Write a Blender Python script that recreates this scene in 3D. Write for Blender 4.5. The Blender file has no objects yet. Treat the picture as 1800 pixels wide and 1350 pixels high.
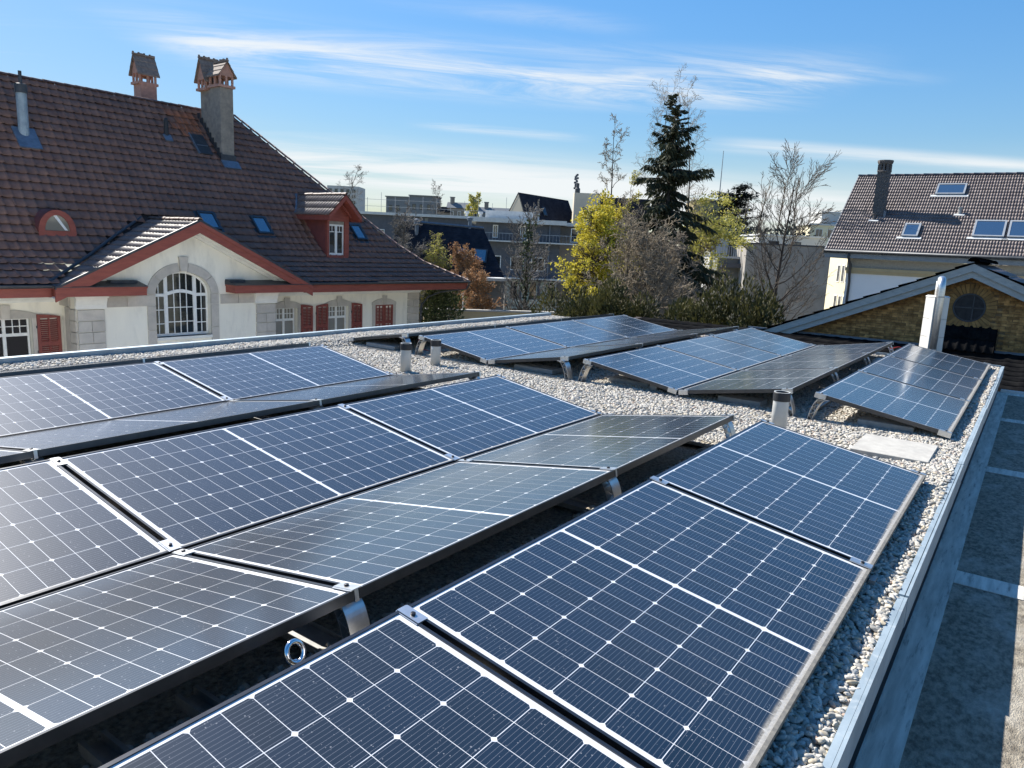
import bpy, bmesh, math, random
import numpy as np
from mathutils import Vector, Matrix

# ------------------------------------------------------------------ camera, world, sun
sc = bpy.context.scene
COL = sc.collection
R = math.radians
PI = math.pi

cam_d = bpy.data.cameras.new("camera")
cam_d.lens = 26.01
cam_d.sensor_width = 36.0
cam_d.clip_start = 0.05
cam_d.clip_end = 3000.0
cam = bpy.data.objects.new("camera", cam_d)
COL.objects.link(cam)
sc.camera = cam
yaw, pitch, roll = 0.6102, 0.1836, 0.0477
f_ = Vector((math.cos(pitch) * math.cos(yaw), math.cos(pitch) * math.sin(yaw), -math.sin(pitch)))
r_ = Vector((math.sin(yaw), -math.cos(yaw), 0.0))
u_ = r_.cross(f_)
r2_ = r_ * math.cos(roll) + u_ * math.sin(roll)
u2_ = -r_ * math.sin(roll) + u_ * math.cos(roll)
mw = Matrix.Identity(4)
for i in range(3):
    mw[i][0], mw[i][1], mw[i][2] = r2_[i], u2_[i], -f_[i]
mw[0][3], mw[1][3], mw[2][3] = -5.0782, -2.6742, 1.2636
cam.matrix_world = mw

SUN_EL, SUN_AZ = 41.0, 83.0            # azimuth counter-clockwise from +X
world = bpy.data.worlds.new("World")
sc.world = world
world.use_nodes = True
wn, wl = world.node_tree.nodes, world.node_tree.links
wn.clear()
w_out = wn.new("ShaderNodeOutputWorld")
w_bg = wn.new("ShaderNodeBackground")
w_bg.inputs["Strength"].default_value = 0.070
w_sky = wn.new("ShaderNodeTexSky")
w_sky.sky_type = 'NISHITA'
w_sky.sun_disc = False
w_sky.sun_elevation = R(SUN_EL)
w_sky.sun_rotation = R(90.0 - SUN_AZ)
w_sky.altitude = 400.0
w_sky.air_density = 1.0
w_sky.dust_density = 0.35
w_sky.ozone_density = 1.3


def wmath(op, a, b=None, c=None):
    n = wn.new("ShaderNodeMath")
    n.operation = op
    for k, v in enumerate((a, b, c)):
        if v is None:
            continue
        if isinstance(v, (int, float)):
            n.inputs[k].default_value = v
        else:
            wl.new(v, n.inputs[k])
    return n.outputs[0]


def wsmooth(v, a, b, lo=0.0, hi=1.0):
    n = wn.new("ShaderNodeMapRange")
    n.interpolation_type = 'SMOOTHSTEP'
    wl.new(v, n.inputs["Value"])
    n.inputs["From Min"].default_value = a
    n.inputs["From Max"].default_value = b
    n.inputs["To Min"].default_value = lo
    n.inputs["To Max"].default_value = hi
    return n.outputs["Result"]


w_tc = wn.new("ShaderNodeTexCoord")
w_rot = wn.new("ShaderNodeVectorRotate")          # x along the view, y to the left of it
w_rot.rotation_type = 'Z_AXIS'
w_rot.inputs["Angle"].default_value = -yaw
wl.new(w_tc.outputs["Generated"], w_rot.inputs["Vector"])
w_sep = wn.new("ShaderNodeSeparateXYZ")
wl.new(w_rot.outputs[0], w_sep.inputs[0])
zz = wmath('MAXIMUM', w_sep.outputs["Z"], 0.0)
den = wmath('ADD', zz, 0.06)
pu = wmath('DIVIDE', w_sep.outputs["X"], den)     # distance ahead on the cloud sheet
pv = wmath('DIVIDE', w_sep.outputs["Y"], den)     # sideways on the cloud sheet


def wnoise(su, sv, off, detail=8.0, rough=0.6, dist=0.0, shear=0.0):
    comb = wn.new("ShaderNodeCombineXYZ")
    uu = wmath('MULTIPLY_ADD', pv, shear, pu)
    wl.new(wmath('MULTIPLY', uu, su), comb.inputs[0])
    wl.new(wmath('MULTIPLY', pv, sv), comb.inputs[1])
    comb.inputs[2].default_value = off
    n = wn.new("ShaderNodeTexNoise")
    n.inputs["Scale"].default_value = 1.0
    n.inputs["Detail"].default_value = detail
    n.inputs["Roughness"].default_value = rough
    n.inputs["Distortion"].default_value = dist
    wl.new(comb.outputs[0], n.inputs["Vector"])
    return n.outputs["Fac"]


streak = wnoise(4.2, 0.55, 3.7, 9.0, 0.68, 0.5, 0.10)   # wisps drawn out sideways
broad = wnoise(0.55, 0.20, 1.3, 4.0, 0.5, 0.3, 0.12)
cir = wmath('MULTIPLY', wsmooth(streak, 0.52, 0.80), wsmooth(broad, 0.50, 0.70))
fine = wsmooth(wnoise(3.0, 0.75, 8.1, 10.0, 0.66, 0.9, 0.16), 0.32, 0.70)
fine2 = wsmooth(wnoise(1.3, 0.34, 5.2, 9.0, 0.62, 0.6, 0.05), 0.30, 0.66)


def lane(c0, c1, c2, half, v0, v1, soft, tex):
    """a streak across the sheet: centre c0 + c1*side + c2*side^2, between side positions v0 and v1"""
    cc = wmath('MULTIPLY_ADD', wmath('MULTIPLY_ADD', pv, c2, c1), pv, c0)
    dd = wmath('ABSOLUTE', wmath('SUBTRACT', pu, cc))
    m = wmath('MULTIPLY', wsmooth(dd, 0.0, half, 1.0, 0.0), tex)
    return wmath('MULTIPLY', m, wmath('MULTIPLY', wsmooth(pv, v0 - soft, v0 + soft), wsmooth(pv, v1 - soft, v1 + soft, 1.0, 0.0)))


lanes = [(lane(3.66, -0.05, -0.12, 0.66, -1.3, 1.52, 0.25, fine), 1.0),
         (lane(4.88, -0.20, 0.0, 0.20, -0.3, 0.6, 0.20, fine), 0.55),
         (lane(4.90, 0.0, 0.0, 0.34, -3.4, -1.25, 0.25, fine2), 0.75),
         (lane(2.86, -0.20, 0.0, 0.16, -0.3, 0.45, 0.25, fine), 0.30),
         (lane(3.32, 0.0, 0.0, 0.18, -1.6, -0.8, 0.25, fine), 0.35),
         (lane(7.0, -0.30, 0.0, 1.9, -5.0, 2.6, 0.6, fine2), 0.95)]
tot = wmath('MULTIPLY', cir, 0.45)
for l_, wgt in lanes:
    tot = wmath('MULTIPLY_ADD', l_, wgt, tot)
low = wmath('MULTIPLY', wsmooth(zz, 0.0, 0.15, 1.0, 0.0), wsmooth(wnoise(0.35, 0.10, 6.4, 6.0, 0.55, 0.3), 0.25, 0.65))
mask = wmath('MINIMUM', wmath('MULTIPLY_ADD', low, 0.95, tot), 0.93)
w_hue = wn.new("ShaderNodeHueSaturation")
w_hue.inputs["Saturation"].default_value = 1.36
w_hue.inputs["Value"].default_value = 1.0
wl.new(w_sky.outputs[0], w_hue.inputs["Color"])
w_hue2 = wn.new("ShaderNodeHueSaturation")        # tone compression of the sky: softens the brightening towards the horizon
wl.new(w_hue.outputs[0], w_hue2.inputs["Color"])
w_bw = wn.new("ShaderNodeRGBToBW")
wl.new(w_hue.outputs[0], w_bw.inputs[0])
wl.new(wmath('DIVIDE', 1.55, wmath('ADD', 1.0, wmath('DIVIDE', w_bw.outputs[0], 4.0))), w_hue2.inputs["Value"])
w_mix = wn.new("ShaderNodeMix")
w_mix.data_type = 'RGBA'
wl.new(mask, w_mix.inputs["Factor"])
wl.new(w_hue2.outputs[0], w_mix.inputs["A"])
w_mix.inputs["B"].default_value = (5.3, 5.5, 5.6, 1.0)
wl.new(w_mix.outputs["Result"], w_bg.inputs["Color"])
wl.new(w_bg.outputs[0], w_out.inputs["Surface"])

sun_d = bpy.data.lights.new("sun", 'SUN')
sun_d.energy = 4.3
sun_d.angle = R(0.53)
sun_d.color = (1.0, 0.95, 0.87)
sun = bpy.data.objects.new("sun", sun_d)
COL.objects.link(sun)
sdir = Vector((math.cos(R(SUN_EL)) * math.cos(R(SUN_AZ)), math.cos(R(SUN_EL)) * math.sin(R(SUN_AZ)), math.sin(R(SUN_EL))))
sun.rotation_euler = sdir.to_track_quat('Z', 'Y').to_euler()
sun.location = sdir * 60

vs = sc.view_settings
vs.view_transform = 'Standard'
vs.look = 'None'
vs.exposure = 1.30
vs.gamma = 1.0
vs.use_curve_mapping = False
sc.cycles.max_bounces = 6
sc.cycles.caustics_reflective = False
sc.cycles.caustics_refractive = False


# ------------------------------------------------------------------ materials
def mat(name, c1, c2=None, scale=6.0, rough=0.7, metal=0.0, bump=0.0, bscale=None, detail=5.0, c3=None, scale3=1.0,
        t3=(0.5, 0.7), spec=0.4, coat=0.0, coat_rough=0.05, rnd=0.0, stretch=None, t2=(0.35, 0.65), transl=0.0):
    m = bpy.data.materials.new(name)
    m.use_nodes = True
    nt = m.node_tree
    N, Lk = nt.nodes, nt.links
    b = N["Principled BSDF"]
    b.inputs["Roughness"].default_value = rough
    b.inputs["Metallic"].default_value = metal
    b.inputs["Specular IOR Level"].default_value = spec
    b.inputs["Coat Weight"].default_value = coat
    b.inputs["Coat Roughness"].default_value = coat_rough
    geo = N.new("ShaderNodeNewGeometry")
    vec = geo.outputs["Position"]
    if stretch:
        mp = N.new("ShaderNodeMapping")
        mp.inputs["Scale"].default_value = stretch
        Lk.new(vec, mp.inputs["Vector"])
        vec = mp.outputs[0]
    col = None
    if c2 is None:
        rgb = N.new("ShaderNodeRGB")
        rgb.outputs[0].default_value = (*c1, 1)
        col = rgb.outputs[0]
    else:
        nz = N.new("ShaderNodeTexNoise")
        nz.inputs["Scale"].default_value = scale
        nz.inputs["Detail"].default_value = detail
        nz.inputs["Roughness"].default_value = 0.6
        Lk.new(vec, nz.inputs["Vector"])
        rp = N.new("ShaderNodeValToRGB")
        rp.color_ramp.elements[0].position = t2[0]
        rp.color_ramp.elements[0].color = (*c1, 1)
        rp.color_ramp.elements[1].position = t2[1]
        rp.color_ramp.elements[1].color = (*c2, 1)
        Lk.new(nz.outputs["Fac"], rp.inputs[0])
        col = rp.outputs[0]
    if c3 is not None:
        n3 = N.new("ShaderNodeTexNoise")
        n3.inputs["Scale"].default_value = scale3
        n3.inputs["Detail"].default_value = 6.0
        n3.inputs["Roughness"].default_value = 0.65
        Lk.new(vec, n3.inputs["Vector"])
        mr = N.new("ShaderNodeMapRange")
        mr.inputs["From Min"].default_value = t3[0]
        mr.inputs["From Max"].default_value = t3[1]
        Lk.new(n3.outputs["Fac"], mr.inputs["Value"])
        mx = N.new("ShaderNodeMix")
        mx.data_type = 'RGBA'
        Lk.new(mr.outputs[0], mx.inputs["Factor"])
        Lk.new(col, mx.inputs["A"])
        mx.inputs["B"].default_value = (*c3, 1)
        col = mx.outputs["Result"]
    if rnd:
        oi = N.new("ShaderNodeObjectInfo")
        mr = N.new("ShaderNodeMapRange")
        mr.inputs["To Min"].default_value = 1 - rnd
        mr.inputs["To Max"].default_value = 1 + rnd
        Lk.new(oi.outputs["Random"], mr.inputs["Value"])
        hs = N.new("ShaderNodeHueSaturation")
        Lk.new(mr.outputs[0], hs.inputs["Value"])
        Lk.new(col, hs.inputs["Color"])
        col = hs.outputs[0]
    Lk.new(col, b.inputs["Base Color"])
    if bump:
        nb = N.new("ShaderNodeTexNoise")
        nb.inputs["Scale"].default_value = bscale or scale * 4
        nb.inputs["Detail"].default_value = 6.0
        Lk.new(vec, nb.inputs["Vector"])
        bp = N.new("ShaderNodeBump")
        bp.inputs["Strength"].default_value = bump
        bp.inputs["Distance"].default_value = 0.02
        Lk.new(nb.outputs["Fac"], bp.inputs["Height"])
        Lk.new(bp.outputs[0], b.inputs["Normal"])
    if transl:
        b.inputs["Subsurface Weight"].default_value = 0.0
        tr = N.new("ShaderNodeBsdfTranslucent")
        Lk.new(col, tr.inputs["Color"])
        ms = N.new("ShaderNodeMixShader")
        ms.inputs[0].default_value = transl
        Lk.new(b.outputs[0], ms.inputs[1])
        Lk.new(tr.outputs[0], ms.inputs[2])
        Lk.new(ms.outputs[0], N["Material Output"].inputs["Surface"])
    return m


def cell_material():
    """dark silicon half-cell under glass: fine busbar wires, dust specks, glossy cover glass"""
    m = bpy.data.materials.new("silicon_cell")
    m.use_nodes = True
    N, Lk = m.node_tree.nodes, m.node_tree.links
    b = N["Principled BSDF"]
    uv = N.new("ShaderNodeUVMap")
    sp = N.new("ShaderNodeSeparateXYZ")
    Lk.new(uv.outputs[0], sp.inputs[0])

    def mth(op, a, bb=None):
        n = N.new("ShaderNodeMath")
        n.operation = op
        for k, v in enumerate((a, bb)):
            if v is None:
                continue
            if isinstance(v, (int, float)):
                n.inputs[k].default_value = v
            else:
                Lk.new(v, n.inputs[k])
        return n.outputs[0]
    fr = mth('FRACT', mth('MULTIPLY', sp.outputs[1], 12.0))
    wire = mth('LESS_THAN', mth('ABSOLUTE', mth('SUBTRACT', fr, 0.5)), 0.035)
    geo = N.new("ShaderNodeNewGeometry")
    vo = N.new("ShaderNodeTexVoronoi")
    vo.inputs["Scale"].default_value = 75.0
    Lk.new(geo.outputs["Position"], vo.inputs["Vector"])
    n1 = N.new("ShaderNodeTexNoise")
    n1.inputs["Scale"].default_value = 28.0
    n1.inputs["Detail"].default_value = 4.0
    Lk.new(geo.outputs["Position"], n1.inputs["Vector"])
    thr = mth('MULTIPLY', mth('SUBTRACT', n1.outputs["Fac"], 0.34), 0.55)
    speck = mth('LESS_THAN', vo.outputs["Distance"], thr)
    n2 = N.new("ShaderNodeTexNoise")
    n2.inputs["Scale"].default_value = 1.7
    n2.inputs["Detail"].default_value = 5.0
    Lk.new(geo.outputs["Position"], n2.inputs["Vector"])
    film = mth('MULTIPLY', n2.outputs["Fac"], 0.024)
    rp = N.new("ShaderNodeMix")
    rp.data_type = 'RGBA'
    oi = N.new("ShaderNodeObjectInfo")
    Lk.new(oi.outputs["Random"], rp.inputs["Factor"])
    rp.inputs["A"].default_value = (0.003, 0.010, 0.020, 1)
    rp.inputs["B"].default_value = (0.003, 0.013, 0.030, 1)
    mx = N.new("ShaderNodeMix")
    mx.data_type = 'RGBA'
    Lk.new(wire, mx.inputs["Factor"])
    Lk.new(rp.outputs["Result"], mx.inputs["A"])
    mx.inputs["B"].default_value = (0.12, 0.13, 0.155, 1)
    mx2 = N.new("ShaderNodeMix")
    mx2.data_type = 'RGBA'
    Lk.new(mth('MAXIMUM', film, mth('MULTIPLY', speck, 0.34)), mx2.inputs["Factor"])
    Lk.new(mx.outputs["Result"], mx2.inputs["A"])
    mx2.inputs["B"].default_value = (0.50, 0.50, 0.52, 1)
    Lk.new(mx2.outputs["Result"], b.inputs["Base Color"])
    b.inputs["Roughness"].default_value = 0.45
    b.inputs["Specular IOR Level"].default_value = 0.15
    b.inputs["Coat Weight"].default_value = 1.0
    b.inputs["Coat Roughness"].default_value = 0.14
    b.inputs["Coat IOR"].default_value = 1.48
    return m


def dust_material():
    m = bpy.data.materials.new("settled_dirt")
    m.use_nodes = True
    N, Lk = m.node_tree.nodes, m.node_tree.links
    b = N["Principled BSDF"]
    b.inputs["Base Color"].default_value = (0.40, 0.375, 0.33, 1)
    b.inputs["Roughness"].default_value = 0.9
    geo = N.new("ShaderNodeNewGeometry")
    n1 = N.new("ShaderNodeTexNoise")
    n1.inputs["Scale"].default_value = 90.0
    n1.inputs["Detail"].default_value = 5.0
    Lk.new(geo.outputs["Position"], n1.inputs["Vector"])
    uv = N.new("ShaderNodeUVMap")
    sp = N.new("ShaderNodeSeparateXYZ")
    Lk.new(uv.outputs[0], sp.inputs[0])
    n2 = N.new("ShaderNodeTexNoise")
    n2.inputs["Scale"].default_value = 3.0
    Lk.new(geo.outputs["Position"], n2.inputs["Vector"])

    def mth(op, a, bb):
        n = N.new("ShaderNodeMath")
        n.operation = op
        for k, v in enumerate((a, bb)):
            if isinstance(v, (int, float)):
                n.inputs[k].default_value = v
            else:
                Lk.new(v, n.inputs[k])
        return n.outputs[0]
    edge = N.new("ShaderNodeMapRange")
    edge.interpolation_type = 'SMOOTHSTEP'
    edge.inputs["From Min"].default_value = 0.95
    edge.inputs["From Max"].default_value = 0.35
    Lk.new(mth('ADD', sp.outputs[1], mth('MULTIPLY', mth('SUBTRACT', n2.outputs["Fac"], 0.5), 0.8)), edge.inputs["Value"])
    al = mth('MULTIPLY', edge.outputs[0], mth('ADD', mth('MULTIPLY', n1.outputs["Fac"], 1.1), 0.05))
    Lk.new(al, b.inputs["Alpha"])
    return m


def glass_material(name, base, rough=0.03, ior=1.5):
    m = bpy.data.materials.new(name)
    m.use_nodes = True
    b = m.node_tree.nodes["Principled BSDF"]
    b.inputs["Base Color"].default_value = (*base, 1)
    b.inputs["Roughness"].default_value = rough
    b.inputs["IOR"].default_value = ior
    b.inputs["Specular IOR Level"].default_value = 0.8
    b.inputs["Coat Weight"].default_value = 0.6
    b.inputs["Coat Roughness"].default_value = 0.02
    return m


M = {}
M['cell'] = cell_material()
M['dirt'] = dust_material()
M['backsheet'] = mat("white_backsheet", (0.66, 0.67, 0.68), (0.60, 0.61, 0.63), 40, rough=0.5, spec=0.2, coat=1.0, coat_rough=0.16)
M['frame'] = mat("dark_anodised_frame", (0.075, 0.078, 0.085), (0.095, 0.098, 0.105), 20, rough=0.34, metal=0.9, spec=0.5)
M['frame_dusty'] = mat("dusty_frame_edge", (0.22, 0.205, 0.175), (0.13, 0.125, 0.115), 45, rough=0.75, metal=0.1)
M['alu'] = mat("raw_aluminium", (0.72, 0.72, 0.71), (0.60, 0.60, 0.60), 30, rough=0.34, metal=0.9)
M['alu_dull'] = mat("weathered_aluminium", (0.42, 0.42, 0.41), (0.32, 0.32, 0.32), 18, rough=0.5, metal=0.7)
M['steel'] = mat("polished_steel", (0.75, 0.75, 0.76), rough=0.12, metal=1.0)
M['screw'] = mat("dark_screw_head", (0.05, 0.05, 0.055), rough=0.4, metal=0.8)
M['pebble'] = None
M['gravel_bed'] = mat("gravel_bed", (0.16, 0.145, 0.12), (0.40, 0.37, 0.31), 55, rough=0.95, bump=0.9, bscale=60)
M['zinc'] = mat("weathered_sheet_metal", (0.34, 0.41, 0.45), (0.24, 0.30, 0.34), 5, rough=0.55, metal=0.25, c3=(0.44, 0.48, 0.49), scale3=22, t3=(0.55, 0.75), bump=0.08, bscale=30)
M['bitumen'] = mat("weathered_bitumen_roof", (0.11, 0.094, 0.072), (0.32, 0.28, 0.215), 26, rough=0.95, detail=9, c3=(0.44, 0.41, 0.35), scale3=3.0, t3=(0.50, 0.82), bump=0.6, bscale=120, stretch=(1, 1.6, 1))
M['strip'] = mat("pale_cement_coat", (0.66, 0.63, 0.56), (0.44, 0.42, 0.37), 6, rough=0.9, c3=(0.22, 0.21, 0.19), scale3=8, t3=(0.56, 0.70), bump=0.3, bscale=70, stretch=(0.6, 5.0, 1))
M['concrete'] = mat("concrete_slab", (0.43, 0.415, 0.375), (0.35, 0.335, 0.305), 14, rough=0.9, bump=0.15, bscale=120, c3=(0.30, 0.29, 0.27), scale3=5, t3=(0.55, 0.8))
M['slab_grey'] = mat("grey_ballast_slab", (0.33, 0.33, 0.32), (0.25, 0.25, 0.245), 20, rough=0.9, bump=0.2, bscale=130)
M['pvc'] = mat("grey_vent_pipe", (0.50, 0.51, 0.50), (0.44, 0.45, 0.44), 12, rough=0.42)
M['black_rubber'] = mat("black_cap", (0.022, 0.024, 0.028), rough=0.5)
M['red_cable'] = mat("red_cable", (0.40, 0.02, 0.02), rough=0.45)
M['black_cable'] = mat("black_cable", (0.012, 0.012, 0.013), rough=0.5)
# left house
M['tile_red'] = mat("weathered_red_roof_tile", (0.138, 0.076, 0.060), (0.202, 0.116, 0.090), 2.2, rough=0.55, detail=8, c3=(0.105, 0.072, 0.066), scale3=0.7, t3=(0.48, 0.80), bump=0.25, bscale=40, rnd=0.09, spec=0.35)
M['tile_orange'] = mat("fresh_orange_roof_tile", (0.30, 0.12, 0.065), (0.22, 0.09, 0.055), 3, rough=0.7, rnd=0.2)
M['tile_brown'] = mat("brown_roof_tile", (0.118, 0.088, 0.078), (0.180, 0.136, 0.122), 3.5, rough=0.5, detail=6, c3=(0.10, 0.07, 0.068), scale3=0.8, t3=(0.5, 0.8), spec=0.5)
M['tile_black'] = mat("shaded_dark_roof_tile", (0.006, 0.006, 0.007), (0.014, 0.014, 0.014), 5, rough=1.0, spec=0.02, bump=0.3, bscale=40)  # dark tile, near-black because the lean-to roof's shade is in its colour
M['tile_dark'] = mat("dark_slate_roof", (0.020, 0.022, 0.030), (0.036, 0.038, 0.048), 2.0, rough=0.95, spec=0.05)
M['underlay'] = mat("dark_roof_underlay", (0.035, 0.026, 0.025), rough=0.9)
M['red_wood'] = mat("oxide_red_painted_wood", (0.225, 0.058, 0.042), (0.29, 0.078, 0.055), 6, rough=0.6, bump=0.08, bscale=30, stretch=(0.4, 1, 2))
M['red_metal'] = mat("faded_red_sheet", (0.20, 0.060, 0.050), (0.15, 0.048, 0.044), 3, rough=0.55)
M['render'] = mat("ivory_render", (0.86, 0.82, 0.70), (0.79, 0.755, 0.65), 1.6, rough=0.92, bump=0.15, bscale=60, detail=7, c3=(0.60, 0.575, 0.50), scale3=1.5, t3=(0.52, 0.80), stretch=(1.4, 1.4, 0.4))
M['stone'] = mat("grey_sandstone", (0.52, 0.48, 0.42), (0.43, 0.40, 0.355), 4, rough=0.9, bump=0.15, bscale=35, rnd=0.10)
M['plaster_white'] = mat("white_cornice", (0.78, 0.77, 0.71), (0.70, 0.69, 0.64), 3, rough=0.85)
M['white_paint'] = mat("white_window_paint", (0.78, 0.78, 0.75), (0.70, 0.70, 0.67), 8, rough=0.5)
M['shutter'] = mat("red_brown_shutter_paint", (0.235, 0.058, 0.045), (0.18, 0.045, 0.038), 8, rough=0.55)
M['glass'] = glass_material("window_glass", (0.018, 0.022, 0.026))
M['glass_curtain'] = glass_material("curtained_window_glass", (0.20, 0.19, 0.16), 0.05)
M['skyglass'] = glass_material("blue_skylight_glass", (0.03, 0.05, 0.08), 0.04, 2.4)
M['dark_metal'] = mat("dark_grey_sheet", (0.045, 0.050, 0.058), (0.07, 0.075, 0.083), 5, rough=0.5, metal=0.4)
M['skyframe'] = mat("dark_skylight_frame", (0.06, 0.068, 0.078), rough=0.45, metal=0.5)
M['lead'] = mat("lead_flashing", (0.20, 0.23, 0.27), (0.14, 0.165, 0.20), 6, rough=0.5, metal=0.5)
M['chim_render'] = mat("grey_chimney_render", (0.30, 0.265, 0.22), (0.21, 0.19, 0.165), 5, rough=0.95, bump=0.3, bscale=30, c3=(0.14, 0.13, 0.12), scale3=1.8, t3=(0.52, 0.75))
M['chim_pink'] = mat("pink_brick_chimney_head", (0.50, 0.28, 0.215), (0.38, 0.215, 0.17), 8, rough=0.9, bump=0.2, bscale=30)
M['tile_moss'] = mat("mossy_chimney_tile", (0.16, 0.125, 0.105), (0.26, 0.20, 0.165), 9, rough=0.85, bump=0.4, bscale=30)
# right side
M['white_wall'] = mat("white_house_wall", (0.86, 0.86, 0.85), (0.82, 0.82, 0.815), 1.0, rough=0.9)
M['tan_band'] = mat("tan_cornice", (0.52, 0.42, 0.25), (0.46, 0.375, 0.235), 3, rough=0.85)
M['grey_soffit'] = mat("grey_eave_board", (0.27, 0.30, 0.33), (0.22, 0.245, 0.27), 4, rough=0.7)
M['chim_brick'] = mat("grey_brick_chimney", (0.085, 0.08, 0.08), (0.15, 0.14, 0.135), 14, rough=0.9, bump=0.4, bscale=40)
M['brick'] = mat("brown_clinker_brick", (0.23, 0.115, 0.040), (0.52, 0.285, 0.10), 9, rough=0.9, bump=0.4, bscale=60, rnd=0.42, detail=8)
M['brick_yellow'] = mat("ochre_brick", (0.38, 0.215, 0.075), (0.27, 0.15, 0.055), 9, rough=0.9, bump=0.3, bscale=60, rnd=0.25)
M['mortar'] = mat("dark_mortar", (0.14, 0.09, 0.05), (0.25, 0.165, 0.085), 12, rough=0.95)
M['white_weathered'] = mat("weathered_white_board", (0.50, 0.50, 0.47), (0.41, 0.415, 0.39), 6, rough=0.8, c3=(0.22, 0.23, 0.22), scale3=14, t3=(0.60, 0.72), stretch=(1, 1, 3))
M['flue_white'] = mat("white_sheet_flue", (0.72, 0.70, 0.66), (0.66, 0.645, 0.61), 4, rough=0.4, metal=0.15)
M['dark_glass'] = mat("dark_round_glass", (0.012, 0.016, 0.022), (0.03, 0.035, 0.04), 12, rough=0.35, spec=0.2)
# background
M['slate_wall'] = mat("dark_grey_cladding", (0.075, 0.083, 0.10), (0.095, 0.105, 0.125), 3, rough=0.7)
M['grey_wall'] = mat("grey_modern_wall", (0.17, 0.18, 0.18), (0.20, 0.21, 0.205), 2, rough=0.8)
M['pale_edge'] = mat("pale_roof_edge", (0.60, 0.61, 0.60), (0.52, 0.53, 0.52), 3, rough=0.6)
M['beige_wall'] = mat("beige_gable_wall", (0.55, 0.49, 0.39), (0.50, 0.45, 0.36), 0.6, rough=0.9)
M['cream_wall'] = mat("cream_wall", (0.75, 0.68, 0.48), (0.70, 0.635, 0.45), 1.0, rough=0.9)
M['concrete_wall'] = mat("grey_concrete_wall", (0.27, 0.25, 0.225), (0.33, 0.31, 0.28), 1.2, rough=0.95, c3=(0.22, 0.205, 0.185), scale3=0.5)
M['ochre_wall'] = mat("ochre_tower_wall", (0.42, 0.34, 0.20), (0.37, 0.30, 0.18), 0.4, rough=0.9)
M['far_wall_a'] = mat("far_grey_brown_wall", (0.22, 0.195, 0.17), (0.27, 0.24, 0.21), 0.2, rough=0.9)
M['far_wall_b'] = mat("far_slate_wall", (0.15, 0.165, 0.18), (0.18, 0.195, 0.21), 0.2, rough=0.9)
M['far_pale'] = mat("far_pale_wall", (0.50, 0.50, 0.48), (0.45, 0.45, 0.44), 0.2, rough=0.9)
M['greenhouse'] = mat("pale_green_panel", (0.36, 0.41, 0.38), (0.30, 0.35, 0.33), 2.0, rough=0.5)
# plants
M['bark'] = mat("grey_brown_bark", (0.075, 0.062, 0.050), (0.125, 0.105, 0.085), 6, rough=0.95)
M['bark_dark'] = mat("dark_bark", (0.035, 0.030, 0.028), (0.065, 0.055, 0.048), 6, rough=0.95)
M['twig'] = mat("bare_twig", (0.20, 0.165, 0.12), (0.31, 0.255, 0.18), 3, rough=0.9)
M['twig_pale'] = mat("pale_bare_twig", (0.20, 0.165, 0.125), (0.27, 0.225, 0.17), 3, rough=0.9)
M['twig_grey'] = mat("grey_bare_twig", (0.15, 0.14, 0.13), (0.20, 0.19, 0.175), 3, rough=0.9)
M['needle'] = mat("dark_spruce_needles", (0.026, 0.033, 0.018), (0.055, 0.062, 0.030), 1.6, rough=0.8, transl=0.12)
M['cone'] = mat("brown_spruce_cones", (0.075, 0.040, 0.022), rough=0.8)
M['yew'] = mat("dark_yew_sprays", (0.018, 0.026, 0.010), (0.10, 0.092, 0.026), 1.4, rough=0.75, transl=0.2, detail=7)
M['blossom'] = mat("yellow_maple_blossom", (0.56, 0.49, 0.055), (0.44, 0.38, 0.045), 1.2, rough=0.7, transl=0.35)
M['pale_leaf'] = mat("pale_young_leaf", (0.50, 0.46, 0.11), (0.38, 0.36, 0.09), 1.5, rough=0.7, transl=0.35)
M['copper_leaf'] = mat("copper_brown_leaf", (0.36, 0.205, 0.10), (0.26, 0.14, 0.07), 1.8, rough=0.75, transl=0.3)
M['shrub_leaf'] = mat("green_shrub_leaf", (0.045, 0.062, 0.022), (0.085, 0.10, 0.035), 1.5, rough=0.7, transl=0.2)
M['ivy'] = mat("ivy_leaf", (0.03, 0.05, 0.018), (0.06, 0.085, 0.03), 2.5, rough=0.6, transl=0.15)
M['cedar'] = mat("blue_green_cedar", (0.022, 0.034, 0.036), (0.04, 0.055, 0.052), 0.8, rough=0.8, transl=0.1)
M['court_bounce'] = mat("pale_bounce_paving", (0.52, 0.49, 0.43), (0.44, 0.42, 0.37), 0.8, rough=0.95)  # kept pale to throw sunlight up onto shaded walls
M['ground'] = mat("garden_ground", (0.13, 0.14, 0.075), (0.24, 0.22, 0.17), 0.5, rough=1.0, c3=(0.33, 0.32, 0.29), scale3=0.15)


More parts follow.
